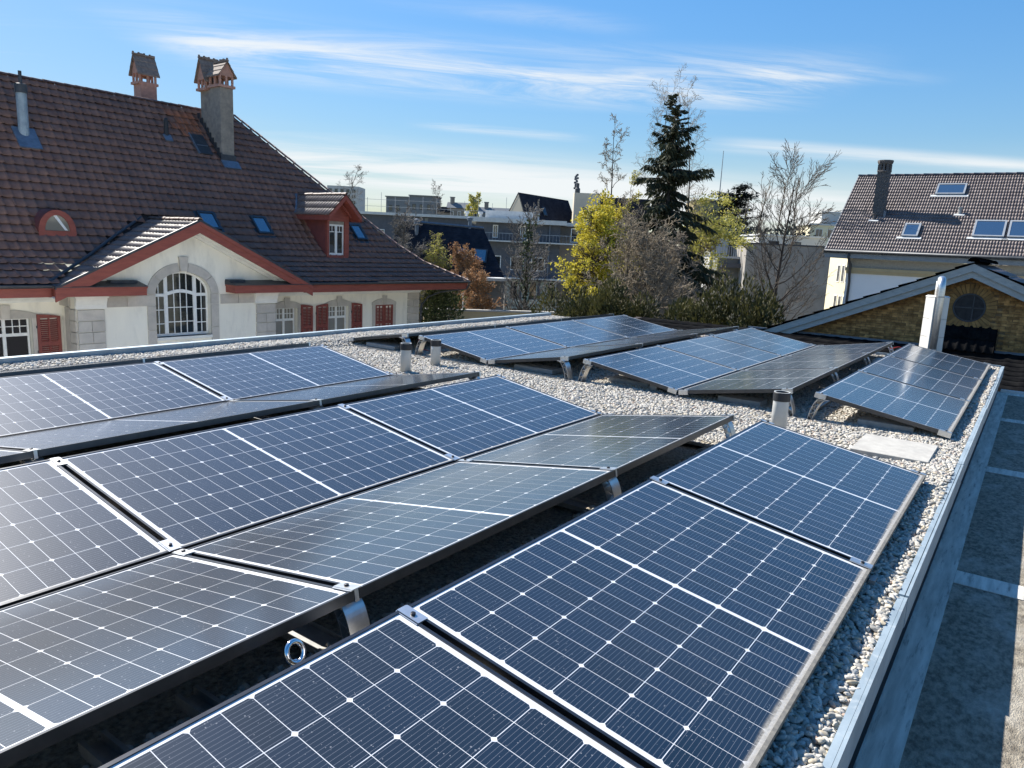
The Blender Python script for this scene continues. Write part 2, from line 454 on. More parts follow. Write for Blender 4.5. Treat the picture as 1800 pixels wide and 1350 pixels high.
def pebble_material():
    m = bpy.data.materials.new("river_pebble")
    m.use_nodes = True
    N, Lk = m.node_tree.nodes, m.node_tree.links
    b = N["Principled BSDF"]
    oi = N.new("ShaderNodeObjectInfo")
    rp = N.new("ShaderNodeValToRGB")
    cr = rp.color_ramp
    stops = [(0.0, (0.34, 0.32, 0.28)), (0.22, (0.49, 0.465, 0.41)), (0.42, (0.44, 0.41, 0.36)), (0.60, (0.56, 0.54, 0.49)),
             (0.74, (0.46, 0.39, 0.28)), (0.84, (0.22, 0.22, 0.21)), (0.93, (0.52, 0.48, 0.42)), (1.0, (0.36, 0.25, 0.19))]
    cr.elements[0].position, cr.elements[0].color = stops[0][0], (*stops[0][1], 1)
    cr.elements[1].position, cr.elements[1].color = stops[-1][0], (*stops[-1][1], 1)
    for p, c in stops[1:-1]:
        e = cr.elements.new(p)
        e.color = (*c, 1)
    Lk.new(oi.outputs["Random"], rp.inputs[0])
    geo = N.new("ShaderNodeNewGeometry")
    nz = N.new("ShaderNodeTexNoise")
    nz.inputs["Scale"].default_value = 130.0
    nz.inputs["Detail"].default_value = 5.0
    Lk.new(geo.outputs["Position"], nz.inputs["Vector"])
    mr = N.new("ShaderNodeMapRange")
    mr.inputs["To Min"].default_value = 0.66
    mr.inputs["To Max"].default_value = 1.16
    Lk.new(nz.outputs["Fac"], mr.inputs["Value"])
    hs = N.new("ShaderNodeHueSaturation")
    Lk.new(mr.outputs[0], hs.inputs["Value"])
    Lk.new(rp.outputs[0], hs.inputs["Color"])
    Lk.new(hs.outputs[0], b.inputs["Base Color"])
    b.inputs["Roughness"].default_value = 0.75
    return m


M['pebble'] = pebble_material()


# ------------------------------------------------------------------ mesh helpers
class MB:
    def __init__(self):
        self.v, self.f = [], []

    def add(self, vs_, fs_):
        o = len(self.v)
        self.v.extend([tuple(p) for p in vs_])
        self.f.extend([tuple(i + o for i in q) for q in fs_])
        return self

    def box(self, x0, x1, y0, y1, z0, z1, T=None):
        p = [(x, y, z) for z in (z0, z1) for y in (y0, y1) for x in (x0, x1)]
        if T:
            p = [T(q) for q in p]
        return self.add(p, [(0, 2, 3, 1), (4, 5, 7, 6), (0, 1, 5, 4), (2, 6, 7, 3), (0, 4, 6, 2), (1, 3, 7, 5)])

    def hexa(self, p8):
        return self.add(p8, [(0, 2, 3, 1), (4, 5, 7, 6), (0, 1, 5, 4), (2, 6, 7, 3), (0, 4, 6, 2), (1, 3, 7, 5)])

    def prism(self, poly, ax, a0, a1, T=None):
        """poly in the two other axes (in xyz order), extruded along axis ax from a0 to a1"""
        n = len(poly)

        def mk(p, a):
            q = {0: (a, p[0], p[1]), 1: (p[0], a, p[1]), 2: (p[0], p[1], a)}[ax]
            return T(q) if T else q
        vs_ = [mk(p, a0) for p in poly] + [mk(p, a1) for p in poly]
        fs_ = [tuple(range(n - 1, -1, -1)), tuple(range(n, 2 * n))] + [(i, (i + 1) % n, (i + 1) % n + n, i + n) for i in range(n)]
        return self.add(vs_, fs_)

    def tube(self, pts, rad, n=8, caps=True):
        pts = [Vector(p) for p in pts]
        if not hasattr(rad, '__len__'):
            rad = [rad] * len(pts)
        vs_, fs_ = [], []
        up = None
        for i, p in enumerate(pts):
            t = (pts[min(i + 1, len(pts) - 1)] - pts[max(i - 1, 0)]).normalized()
            if up is None:
                up = Vector((0, 0, 1)) if abs(t.z) < 0.9 else Vector((1, 0, 0))
            a = t.cross(up).normalized()
            up = a.cross(t)
            for k in range(n):
                an = 2 * PI * k / n
                vs_.append(p + a * (math.cos(an) * rad[i]) + up * (math.sin(an) * rad[i]))
        for i in range(len(pts) - 1):
            for k in range(n):
                fs_.append((i * n + k, i * n + (k + 1) % n, (i + 1) * n + (k + 1) % n, (i + 1) * n + k))
        if caps:
            fs_.append(tuple(range(n - 1, -1, -1)))
            fs_.append(tuple(range((len(pts) - 1) * n, len(pts) * n)))
        return self.add(vs_, fs_)

    def lathe(self, prof, n=20, c=(0, 0, 0), capb=True, capt=True):
        vs_, fs_ = [], []
        for r, z in prof:
            for k in range(n):
                a = 2 * PI * k / n
                vs_.append((c[0] + r * math.cos(a), c[1] + r * math.sin(a), c[2] + z))
        for i in range(len(prof) - 1):
            for k in range(n):
                fs_.append((i * n + k, i * n + (k + 1) % n, (i + 1) * n + (k + 1) % n, (i + 1) * n + k))
        if capb:
            fs_.append(tuple(range(n - 1, -1, -1)))
        if capt:
            fs_.append(tuple(range((len(prof) - 1) * n, len(prof) * n)))
        return self.add(vs_, fs_)

    def build(self, name, m, parent=None, smooth=False, bevel=0.0):
        me = bpy.data.meshes.new(name)
        me.from_pydata(self.v, [], self.f)
        me.validate()
        bm = bmesh.new()
        bm.from_mesh(me)
        bmesh.ops.recalc_face_normals(bm, faces=bm.faces)
        if bevel:
            bmesh.ops.bevel(bm, geom=bm.edges[:], offset=bevel, segments=1, affect='EDGES')
        bm.to_mesh(me)
        bm.free()
        me.materials.append(m)
        if smooth:
            me.polygons.foreach_set("use_smooth", [True] * len(me.polygons))
        return link(name, me, parent)


def link(name, me, parent=None, mtx=None):
    o = bpy.data.objects.new(name, me)
    COL.objects.link(o)
    if parent is not None:
        o.parent = parent
    if mtx is not None:
        o.matrix_local = mtx
    return o


def np_mesh(name, V, F, m):
    """V (n,3) array, F (k,4 or 3) int array"""
    me = bpy.data.meshes.new(name)
    V = np.asarray(V, np.float32)
    F = np.asarray(F, np.int32)
    k = F.shape[1]
    me.vertices.add(len(V))
    me.vertices.foreach_set("co", V.ravel())
    me.loops.add(F.size)
    me.loops.foreach_set("vertex_index", F.ravel())
    me.polygons.add(len(F))
    me.polygons.foreach_set("loop_start", np.arange(0, F.size, k, dtype=np.int32))
    me.update(calc_edges=True)
    me.materials.append(m)
    return me


def tag(o, label=None, cat=None, group=None, kind=None):
    if label:
        o['label'] = label
    if cat:
        o['category'] = cat
    if group:
        o['group'] = group
    if kind:
        o['kind'] = kind
    return o


def thing(name, label, cat, loc=(0, 0, 0), rotz=0.0, group=None):
    o = bpy.data.objects.new(name, None)
    o.empty_display_size = 0.2
    COL.objects.link(o)
    o.location = loc
    o.rotation_euler = (0, 0, rotz)
    return tag(o, label, cat, group)


def copy_tree(o, parent=None):
    c = o.copy()
    COL.objects.link(c)
    if parent is not None:
        c.parent = parent
    for ch in o.children:
        copy_tree(ch, c)
    return c


# ------------------------------------------------------------------ the setting
GZ = -8.0
g = MB().add([(-600, -600, GZ), (900, -600, GZ), (900, 900, GZ), (-600, 900, GZ)], [(0, 1, 2, 3)]).build("ground", M['ground'])
tag(g, kind='structure')
g = MB().box(-26, 24, 5.3, 19.6, GZ + 0.002, GZ + 0.03).build("bounce_courtyard", M['court_bounce'])  # unseen paving added to bounce sunlight onto the schoolhouse front
tag(g, "unseen pale bounce paving between the solar roof and the schoolhouse", kind='structure')
g = MB().box(21.5, 30.4, -16, 9, GZ + 0.002, GZ + 0.03).build("bounce_courtyard", M['court_bounce'])  # unseen paving added to bounce light up the white house wall
tag(g, "unseen pale bounce paving below the white house wall", kind='structure')
tag(g, "unseen pale bounce paving below the white house wall", kind='structure')

# panel field measures
L, W, AL = 1.755, 1.038, 0.1622
GV, GR, SG = 0.022, 0.2001, 0.0236
Wc, Ws = W * math.cos(AL), W * math.sin(AL)
ZG = -0.074
X0F1 = [-(3 - k) * L - (2 - k) * SG for k in range(3)]
D2 = 1.4958
X0F2 = [D2 + k * (L + SG) for k in range(3)]
v1 = GV / 2
YL = {'A': -v1 - 2 * Wc - GR, 'B': -v1, 'C': v1, 'D': v1 + 2 * Wc + GR, 'E': v1 + 2 * Wc + GR + GV, 'F': v1 + 4 * Wc + 2 * GR + GV}
YR = {'A': -v1 - Wc - GR, 'B': -v1 - Wc, 'C': v1 + Wc, 'D': v1 + Wc + GR, 'E': YL['E'] + Wc, 'F': YL['E'] + Wc + GR}
UPDIR = {'A': 1, 'B': -1, 'C': 1, 'D': -1, 'E': 1, 'F': -1}

# the building under our feet: upper roof, lower roof
ub = thing("solar_building", "flat roofed building carrying the solar panels and gravel", "building")
MB().box(-9, 7.2, -2.399, 5.06, -0.195, -0.115).box(-9, 7.2, -2.36, 5.06, -7.9, -0.1955).build("upper_roof", M['gravel_bed'], ub)
MB().box(-30, 7.2, 5.065, 5.2, -7.9, -0.02).build("bounce_wall", M['white_wall'], ub)  # unseen white wall added as a sunlit reflector facing the schoolhouse
MB().box(-9, 7.15, -9.5, -2.3605, -7.9, -0.405).build("lower_roof", M['bitumen'], ub)
s_ = MB()
s_.box(-9, 7.1, -2.515, -2.365, -0.404, -0.3995)
s_.build("cement_strip", M['strip'], ub)
MB().box(-9, 7.1, -2.392, -2.366, -0.3990, -0.393).build("shadow_gap_strip", M['black_rubber'], ub)  # black strip painting in the shadow gap under the metal edge
for xa, xb in ((-3.40, -3.20), (-0.62, -0.42), (2.13, 2.33), (4.75, 4.95), (6.90, 7.10)):
    MB().box(xa, xb, -9.4, -2.5165, -0.404, -0.4005).build("cement_strip", M['strip'], ub)
MB().box(7.10, 7.15, -9.5, -2.42, -0.445, -0.365).build("roof_edge_strip", M['pale_edge'], ub)

# parapet flashings, in lengths with lapped joints
pr = thing("roof_edge_flashing", "pale grey folded metal edge between the gravel and the lower roof on the right", "roof edging")
for k, (a, b) in enumerate(((-9, -6.9), (-6.9, -4.35), (-4.35, -1.82), (-1.82, 0.72), (0.72, 3.28), (3.28, 5.8), (5.8, 7.25))):
    h = 0.0025 * (k % 2)
    dz = 0.006 * math.sin(k * 2.1)
    q = MB()
    q.box(a, b + 0.03, -2.413 - h, -2.401 - h, -0.20, -0.062 + h + dz)
    q.box(a, b + 0.03, -2.400, -2.378, -0.075 + dz, -0.062 + h + dz)
    q.box(a, b + 0.03, -2.381, -2.377, -0.11, -0.0751 + dz)
    q.build("sheet_length", M['zinc'], pr)
pe = thing("roof_edge_flashing", "blue grey metal edge behind the gravel strip below the red roofed house", "roof edging")
for a, b in ((-9, -6), (-6, -3.2), (-3.2, -0.4), (-0.4, 2.4), (2.4, 5.0), (5.0, 7.1)):
    q = MB()
    q.box(a + 0.004, b, 4.99, 5.002, -0.11, 0.035)
    q.box(a + 0.004, b, 5.003, 5.075, 0.022, 0.035)
    q.build("sheet_length", M['zinc'], pe)
pf = thing("roof_edge_flashing", "metal edge across the far end of the solar roof", "roof edging")
MB().box(7.18, 7.20, -2.375, 4.985, -0.11, -0.045).build("sheet_length", M['zinc'], pf)

# gravel: scattered pebbles (geometry nodes), one object for the loose gravel
rects = []


def rect(x0, x1, y0, y1, dens):
    rects.append((x0, x1, y0, y1, dens))


rect(-4.4, 1.3, -2.376, -2.02, 5200)
rect(1.3, 7.15, -2.376, -1.85, 4200)
rect(-5.0, 0.05, -1.50, -0.90, 4200)       # ridge gap of the two front rows
rect(0.0, 1.75, -2.02, 2.4, 3800)          # gravel path
rect(-0.9, 3.0, 2.4, 4.98, 3200)
rect(1.75, 3.6, -2.0, 2.4, 3000)
rect(3.6, 7.1, -1.75, -0.75, 2200)
rect(-4.2, 7.15, 4.58, 4.985, 3600)
rect(-4.6, 0.1, 0.7, 1.6, 2200)
rect(3.0, 7.1, 0.75, 1.5, 1500)
rect(6.6, 7.15, -0.75, 4.35, 2500)


def gravel(name, group):
    V, F, dn = [], [], []
    rg = random.Random(5)
    for (x0, x1, y0, y1, d) in group:
        nx, ny = max(1, int((x1 - x0) / 0.12)), max(1, int((y1 - y0) / 0.12))
        o = len(V)
        for j in range(ny + 1):
            for i in range(nx + 1):
                x, y = x0 + (x1 - x0) * i / nx, y0 + (y1 - y0) * j / ny
                z = ZG - 0.012 + (0.010 if y < -2.1 else 0.0) + (0.058 * min(1, (y - 4.42) / 0.12) if y > 4.42 else 0.0) + 0.009 * math.sin(x * 2.3 + 1.3 * math.sin(y * 1.9)) * math.cos(y * 2.7 + x) + rg.uniform(-0.004, 0.004)
                V.append((x, y, z))
        for j in range(ny):
            for i in range(nx):
                a = o + j * (nx + 1) + i
                F.append((a, a + 1, a + nx + 2, a + nx + 1))
                dn.append(d)
    me = np_mesh(name, V, F, M['gravel_bed'])
    at = me.attributes.new("dens", 'FLOAT', 'FACE')
    at.data.foreach_set("value", dn)
    o = link(name, me)
    ng = bpy.data.node_groups.new("scatter_pebbles", 'GeometryNodeTree')
    ng.interface.new_socket("Geometry", in_out='INPUT', socket_type='NodeSocketGeometry')
    ng.interface.new_socket("Geometry", in_out='OUTPUT', socket_type='NodeSocketGeometry')
    N, Lk = ng.nodes, ng.links
    gi, go = N.new("NodeGroupInput"), N.new("NodeGroupOutput")
    ds = N.new("GeometryNodeDistributePointsOnFaces")
    na = N.new("GeometryNodeInputNamedAttribute")
    na.data_type = 'FLOAT'
    na.inputs["Name"].default_value = "dens"
    Lk.new(gi.outputs[0], ds.inputs["Mesh"])
    Lk.new(na.outputs[0], ds.inputs["Density"])
    ds.inputs["Seed"].default_value = 4
    join = N.new("GeometryNodeJoinGeometry")
    for k in range(6):
        ico = N.new("GeometryNodeMeshIcoSphere")
        ico.inputs["Radius"].default_value = 1.0
        ico.inputs["Subdivisions"].default_value = 3
        nz = N.new("ShaderNodeTexNoise")
        nz.noise_dimensions = '4D'
        nz.inputs["Scale"].default_value = 0.8
        nz.inputs["Detail"].default_value = 1.0
        nz.inputs["W"].default_value = k * 3.7
        sb = N.new("ShaderNodeVectorMath")
        sb.operation = 'SUBTRACT'
        Lk.new(nz.outputs["Color"], sb.inputs[0])
        sb.inputs[1].default_value = (0.5, 0.5, 0.5)
        scl = N.new("ShaderNodeVectorMath")
        scl.operation = 'SCALE'
        scl.inputs["Scale"].default_value = 1.3
        Lk.new(sb.outputs[0], scl.inputs[0])
        sp = N.new("GeometryNodeSetPosition")
        Lk.new(ico.outputs["Mesh"], sp.inputs["Geometry"])
        Lk.new(scl.outputs[0], sp.inputs["Offset"])
        sm = N.new("GeometryNodeSetShadeSmooth")
        Lk.new(sp.outputs[0], sm.inputs["Geometry"])
        sm2 = N.new("GeometryNodeSetMaterial")
        sm2.inputs["Material"].default_value = M['pebble']
        Lk.new(sm.outputs[0], sm2.inputs["Geometry"])
        gt = N.new("GeometryNodeGeometryToInstance")
        Lk.new(sm2.outputs[0], gt.inputs[0])
        Lk.new(gt.outputs[0], join.inputs[0])
    iop = N.new("GeometryNodeInstanceOnPoints")
    Lk.new(ds.outputs["Points"], iop.inputs["Points"])
    Lk.new(join.outputs[0], iop.inputs["Instance"])
    iop.inputs["Pick Instance"].default_value = True
    rv = N.new("FunctionNodeRandomValue")
    rv.data_type = 'FLOAT_VECTOR'
    rv.inputs[0].default_value = (-0.5, -0.5, 0)
    rv.inputs[1].default_value = (0.5, 0.5, 6.28)
    Lk.new(rv.outputs[0], iop.inputs["Rotation"])
    rs = N.new("FunctionNodeRandomValue")
    rs.data_type = 'FLOAT_VECTOR'
    rs.inputs[0].default_value = (0.0085, 0.0065, 0.0050)
    rs.inputs[1].default_value = (0.0205, 0.0140, 0.0105)
    rs.inputs["Seed"].default_value = 9
    Lk.new(rs.outputs[0], iop.inputs["Scale"])
    off = N.new("GeometryNodeSetPosition")
    ro = N.new("FunctionNodeRandomValue")
    ro.data_type = 'FLOAT_VECTOR'
    ro.inputs[0].default_value = (0, 0, -0.004)
    ro.inputs[1].default_value = (0, 0, 0.014)
    ro.inputs["Seed"].default_value = 12
    Lk.new(iop.outputs[0], off.inputs["Geometry"])
    Lk.new(ro.outputs[0], off.inputs["Offset"])
    j2 = N.new("GeometryNodeJoinGeometry")
    Lk.new(gi.outputs[0], j2.inputs[0])
    Lk.new(off.outputs[0], j2.inputs[0])
    Lk.new(j2.outputs[0], go.inputs[0])
    md = o.modifiers.new("scatter", 'NODES')
    md.node_group = ng
    tag(o, kind='stuff', cat='gravel')
    return o


gravel("gravel", rects)

# ------------------------------------------------------------------ solar panels
FW = 0.011
FT = 0.034
fm = MB()
fm.box(0, L, 0, FW, -FT, 0).box(0, L, W - FW, W, -FT, 0).box(0, FW, FW, W - FW, -FT, 0).box(L - FW, L, FW, W - FW, -FT, 0)
fm.box(0, L, FW, 0.03, -FT, -FT + 0.002).box(0, L, W - 0.03, W - FW, -FT, -FT + 0.002)
frame_o = fm.build("frame", M['frame'])
sheet_o = MB().box(FW, L - FW, FW, W - FW, -0.0075, -0.0035).build("backsheet", M['backsheet'])
dusty_o = MB().box(0.004, L - 0.004, -0.0012, 0.0108, -0.033, 0.0012).build("low_frame_edge", M['frame_dusty'])

CH, CW2 = 0.0817, 0.1629       # half-cell, along L and along W
PX, PY = 0.0838, 0.1655
my = (W - 6 * PY) / 2
bar = 0.0155
cx0 = L / 2 - bar / 2 - 10 * PX


def cell_outline(flip):
    c = 0.0085
    a, b = CH / 2, CW2 / 2
    if not flip:      # chamfers on the low-x corners
        return [(-a + c, -b), (a, -b), (a, b), (-a + c, b), (-a, b - c), (-a, -b + c)]
    return [(a - c, b), (-a, b), (-a, -b), (a - c, -b), (a, -b + c), (a, b - c)]


def cell_mesh(flip):
    me = bpy.data.meshes.new("cell")
    pts = cell_outline(flip)
    me.from_pydata([(x, y, 0) for x, y in pts], [], [tuple(range(6))])
    uvl = me.uv_layers.new(name="UVMap")
    for i, lp in enumerate(me.loops):
        x, y = pts[lp.vertex_index]
        uvl.data[i].uv = (x / CH + 0.5, y / CW2 + 0.5)
    me.materials.append(M['cell'])
    return me


CM = (cell_mesh(False), cell_mesh(True))
CELLS = []
for half in (0, 1):
    for i in range(10):
        x = (cx0 + (i + 0.5) * PX) if half == 0 else (L / 2 + bar / 2 + (i + 0.5) * PX)
        for j in range(6):
            CELLS.append((x, my + (j + 0.5) * PY, i % 2))
ZC = -0.00325
jv, jf, juv = [], [], []
for (x, y, fl) in CELLS:
    o = len(jv)
    pts = cell_outline(fl)
    jv += [(x + a, y + b, ZC) for a, b in pts]
    jf.append(tuple(range(o, o + 6)))
    juv += [(a / CH + 0.5, b / CW2 + 0.5) for a, b in pts]
JM = bpy.data.meshes.new("solar_cells")
JM.from_pydata(jv, [], jf)
uvl = JM.uv_layers.new(name="UVMap")
for i, lp in enumerate(JM.loops):
    uvl.data[i].uv = juv[lp.vertex_index]
JM.materials.append(M['cell'])
# settled dirt along the low edge of the glass
DM = bpy.data.meshes.new("dirt_band")
DM.from_pydata([(FW, FW, -0.0016), (L - FW, FW, -0.0016), (L - FW, 0.040, -0.0016), (FW, 0.040, -0.0016)], [], [(0, 1, 2, 3)])
uvl = DM.uv_layers.new(name="UVMap")
for i, lp in enumerate(DM.loops):
    uvl.data[i].uv = [(0, 0), (1, 0), (1, 1), (0, 1)][lp.vertex_index]
DM.materials.append(M['dirt'])

DM2 = DM.copy()
for v_ in DM2.vertices:
    if v_.co.y > 0.03:
        v_.co.y = 0.026
ROWNAME = {'A': "right edge row", 'B': "second row from right", 'C': "third row from right",
           'D': "fourth row from right", 'E': "fifth row from right", 'F': "leftmost row"}
TILT = {'A': "right tilted", 'B': "left tilted", 'C': "right tilted", 'D': "left tilted", 'E': "right tilted", 'F': "left tilted"}
WHICH = ("nearest the camera", "in the middle", "at the far end")
WHICH1 = ("nearest the camera", "in the middle", "beside the gravel path")
WHICH2 = ("beside the gravel path", "in the middle", "at the far end")
INDIV = {('A', 0), ('A', 1), ('A', 2), ('B', 0), ('B', 1), ('B', 2), ('C', 0), ('C', 1), ('C', 2)}
first_panel = True
for field in (1, 2):
    for row in 'ABCDEF':
        for k in range(3):
            if field == 1 and row in 'EF' and k == 0:
                continue
            x0 = (X0F1 if field == 1 else X0F2)[k]
            yl = YL[row] + (-0.008 if field == 2 else 0)
            zz_ = -0.004 if field == 2 else 0.0
            where = "front field" if field == 1 else "rear field"
            w3 = (WHICH1 if field == 1 else WHICH2)[k]
            p = thing("solar_module", "%s solar panel in the %s, %s, %s" % (TILT[row], ROWNAME[row], where, w3), "solar panel",
                      group="solar panels on the %s of the roof" % where)
            rg = random.Random(hash((field, ord(row), k)) & 0xffff)
            if UPDIR[row] > 0:
                p.location = (x0, yl, zz_)
                p.rotation_euler = (AL + rg.uniform(-.0015, .0015), rg.uniform(-.001, .001), 0)
            else:
                p.location = (x0 + L, yl, zz_)
                p.rotation_euler = (AL + rg.uniform(-.0015, .0015), rg.uniform(-.001, .001), PI)
            if first_panel:
                frame_o.parent = p
                sheet_o.parent = p
                first_panel = False
            else:
                link("frame", frame_o.data, p)
                link("backsheet", sheet_o.data, p)
            if field == 1 and (row, k) in INDIV:
                for (x, y, fl) in CELLS:
                    o = bpy.data.objects.new("cell", CM[fl])
                    COL.objects.link(o)
                    o.parent = p
                    o.location = (x, y, ZC)
            else:
                tag(link("solar_cells", JM, p), kind='stuff')
            if row in 'AC':
                link("dirt_band", DM if row == 'A' else DM2, p)
            if row == 'A':
                link("low_frame_edge", dusty_o.data, p)
bpy.data.objects.remove(dusty_o)

# ------------------------------------------------------------------ mounting: rails, curved legs, feet, clamps
leg_w = 0.085


def leg_profile(n=9, t=0.0):
    """curve in (y, z): y>0 points out into the ridge gap; from the panel edge down to the rail"""
    pts = []
    for i in range(n):
        u = i / (n - 1)
        y = -0.065 + 0.12 * (u ** 0.55) * (1 - 0.12 * u)
        z = 0.128 - 0.208 * u ** 1.35
        pts.append((y, z))
    return pts


def make_leg_meshes():
    p = leg_profile(15)

    def strip(c, th):
        off = []
        for i, (y, z) in enumerate(c):
            a_, b2 = c[max(i - 1, 0)], c[min(i + 1, len(c) - 1)]
            ty, tz = b2[0] - a_[0], b2[1] - a_[1]
            l2 = math.hypot(ty, tz)
            off.append((y - tz / l2 * th, z + ty / l2 * th))
        return c + off[::-1]
    band = MB().prism(strip(p, 0.004), 0, -leg_w / 2, leg_w / 2)
    q = [(y - 0.045 + 0.012 * (i / 14), z - 0.012) for i, (y, z) in enumerate(p)]
    inner = MB().prism(strip(q, 0.0035), 0, -leg_w / 2, leg_w / 2)
    lat = MB()
    for i in range(1, len(p) - 2, 2):
        a, b = (p[i], q[i + 2]) if (i // 2) % 2 else (q[i], p[i + 2])
        lat.hexa([(-leg_w / 2 + .001, a[0], a[1]), (leg_w / 2 - .001, a[0], a[1]), (-leg_w / 2 + .001, b[0], b[1]), (leg_w / 2 - .001, b[0], b[1]),
                  (-leg_w / 2 + .001, a[0], a[1] + .003), (leg_w / 2 - .001, a[0], a[1] + .003), (-leg_w / 2 + .001, b[0], b[1] + .003), (leg_w / 2 - .001, b[0], b[1] + .003)])
    return band, inner, lat


b_, i_, l_ = make_leg_meshes()
clampm = MB()
clampm.box(-0.020, 0.020, -0.085, 0.003, 0.0008, 0.0045).box(-0.0085, 0.0085, -0.080, 0.0, -0.04, 0.0008)
clampm.box(-0.026, -0.020, -0.085, 0.003, 0.0008, 0.0022).box(0.020, 0.026, -0.085, 0.003, 0.0008, 0.0022)
screwm = MB().lathe([(0.008, 0), (0.008, 0.006), (0.004, 0.007)], 10, (0, -0.045, 0.0046))
endclampm = MB()
endclampm.box(-0.018, 0.012, -0.085, 0.003, 0.0008, 0.0045).box(-0.022, -0.0015, -0.087, 0.005, -0.04, 0.0008)
leg_first = [None]


def place_leg(x, yr, sgn, zo, label, end=0):
    """sgn: +1 when the panel's high edge looks towards +Y; end: -1 near end, 1 far end of a row"""
    r = thing("panel_support", label, "support", (x, yr, zo), 0 if sgn > 0 else PI, group="curved aluminium legs under the panel rows")
    if leg_first[0] is None:
        objs = [b_.build("outer_flange", M['alu'], r), i_.build("inner_flange", M['alu'], r), l_.build("lattice", M['alu'], r)]
        leg_first[0] = [o.data for o in objs]
        c = clampm.build("clamp", M['alu'])
        s = screwm.build("screw", M['screw'])
        e = endclampm.build("clamp", M['alu'])
        leg_first.append(c.data)
        leg_first.append(s.data)
        leg_first.append(e.data)
        for o in (c, s, e):
            bpy.data.objects.remove(o)
    else:
        for nme, me in zip(("outer_flange", "inner_flange", "lattice"), leg_first[0]):
            link(nme, me, r)
    T = Matrix.Translation((0, 0, Ws)) @ Matrix.Rotation(AL, 4, 'X')
    if end:
        # end clamp faces outward along the row
        e2 = end if sgn > 0 else -end
        T = T @ Matrix.Diagonal((1 if e2 < 0 else -1, 1, 1, 1))
        c = link("clamp", leg_first[3], r, T)
    else:
        c = link("clamp", leg_first[1], r, T)
    link("screw", leg_first[2], c)
    return r


def place_foot(x, y, zo, label, dirs, end=0):
    r = thing("valley_bracket", label, "bracket", (x, y, zo), 0, group="feet holding the low panel edges")
    MB().box(-0.05, 0.05, -0.045, 0.045, -0.085, -0.072).box(-0.03, 0.03, -0.012, 0.012, -0.072, -0.045).build("base", M['alu_dull'], r)
    for s in dirs:
        T = Matrix.Rotation(0 if s > 0 else PI, 4, 'Z') @ Matrix.Translation((0, v1, 0)) @ Matrix.Rotation(AL, 4, 'X') @ Matrix.Translation((0, 0.083, 0))
        if end:
            e2 = end if s > 0 else -end
            T = T @ Matrix.Diagonal((1 if e2 < 0 else -1, 1, 1, 1))
            c = link("clamp", leg_first[3], r, T)
        else:
            c = link("clamp", leg_first[1], r, T)
        link("screw", leg_first[2], c)
    return r


POS1 = ("at the near end", "at the first joint", "at the second joint", "beside the gravel path")
POS2 = ("beside the gravel path", "at the first joint", "at the second joint", "at the far end")
for field in (1, 2):
    xs = [-3 * L - 2 * SG - SG / 2, -2 * L - 1.5 * SG, -L - SG / 2, 0.0 + SG / 2] if field == 1 else [D2 - SG / 2 + k * (L + SG) for k in range(4)]
    dy = -0.008 if field == 2 else 0
    zo = -0.004 if field == 2 else 0
    where = "front field" if field == 1 else "rear field"
    for i, x in enumerate(xs):
        if field == 1 and i == 0:
            continue
        end = -1 if i == 0 else (1 if i == 3 else 0)
        ps = (POS1 if field == 1 else POS2)[i]
        for row in 'ABCDEF':
            if field == 1 and row in 'EF' and i < 2:
                continue
            lab = "silver curved support under the %s %s, %s" % (ROWNAME[row], ps, where)
            place_leg(x + (0.016 if end < 0 else -0.016 if end > 0 else 0), YR[row] + dy, UPDIR[row], zo, lab, end)
        for nm, y, dirs in (("right edge row", YL['A'], (1,)), ("between second and third rows", 0.0, (1, -1)), ("between fourth and fifth rows", (YL['D'] + YL['E']) / 2, (1, -1)),
                            ("leftmost row", YL['F'], (-1,))):
            if field == 1 and i < 2 and nm == "leftmost row":
                continue
            yy = y + dy - (v1 if dirs == (1,) else -v1 if dirs == (-1,) else 0)
            place_foot(x + (0.016 if end < 0 else -0.016 if end > 0 else 0), yy, zo, "metal bracket, %s %s, %s" % (nm, ps, where), dirs, end)
        br = MB().box(x - 0.055, x + 0.055, YL['A'] + 0.05, YL['F'] - 0.05, -0.088, -0.080)
        br.box(x - 0.055, x - 0.050, YL['A'] + 0.05, YL['F'] - 0.05, -0.080, -0.064).box(x + 0.050, x + 0.055, YL['A'] + 0.05, YL['F'] - 0.05, -0.080, -0.064)
        tag(br.build("base_rail", M['alu_dull']), "flat aluminium base rail on the gravel %s, %s" % (ps, where), "base rail", "base rails running across the rows")

# twin cable rails lying along the ridge gaps
for yy, a, b, lab in ((-1.135, -5.2, -0.45, "dark twin rail lying on gravel in the gap behind the right edge row"),
                      (-1.140, 1.9, 6.6, "cable rail in the rear gap beside the right edge row"),
                      (1.135, -4.0, 0.0, "dark rail in the gap between the third and fourth rows")):
    t = thing("cable_rail", lab, "rail", (0, 0, 0), 0, "long rails lying in the ridge gaps")
    for s in (-1, 1):
        MB().box(a, b, yy + s * 0.028 - 0.012, yy + s * 0.028 + 0.012, -0.075, -0.048).build("rail_bar", M['alu_dull'], t)
    MB().box(a, b, yy - 0.016, yy + 0.016, -0.075, -0.066).build("rail_web", M['frame'], t)
for x, lab in ((-4.28, "short dark cross bracket nearest the camera under the front ridge gap"), (-4.02, "second dark cross bracket under the front ridge gap")):
    MBk = MB().box(x - 0.03, x + 0.03, -1.45, -0.85, -0.066, -0.05).box(x - 0.034, x - 0.022, -1.45, -0.85, -0.05, -0.025).box(x + 0.022, x + 0.034, -1.45, -0.85, -0.05, -0.025)
    tag(MBk.build("cross_bracket", M['alu_dull']), lab, "bracket", "cross brackets in the front gap")

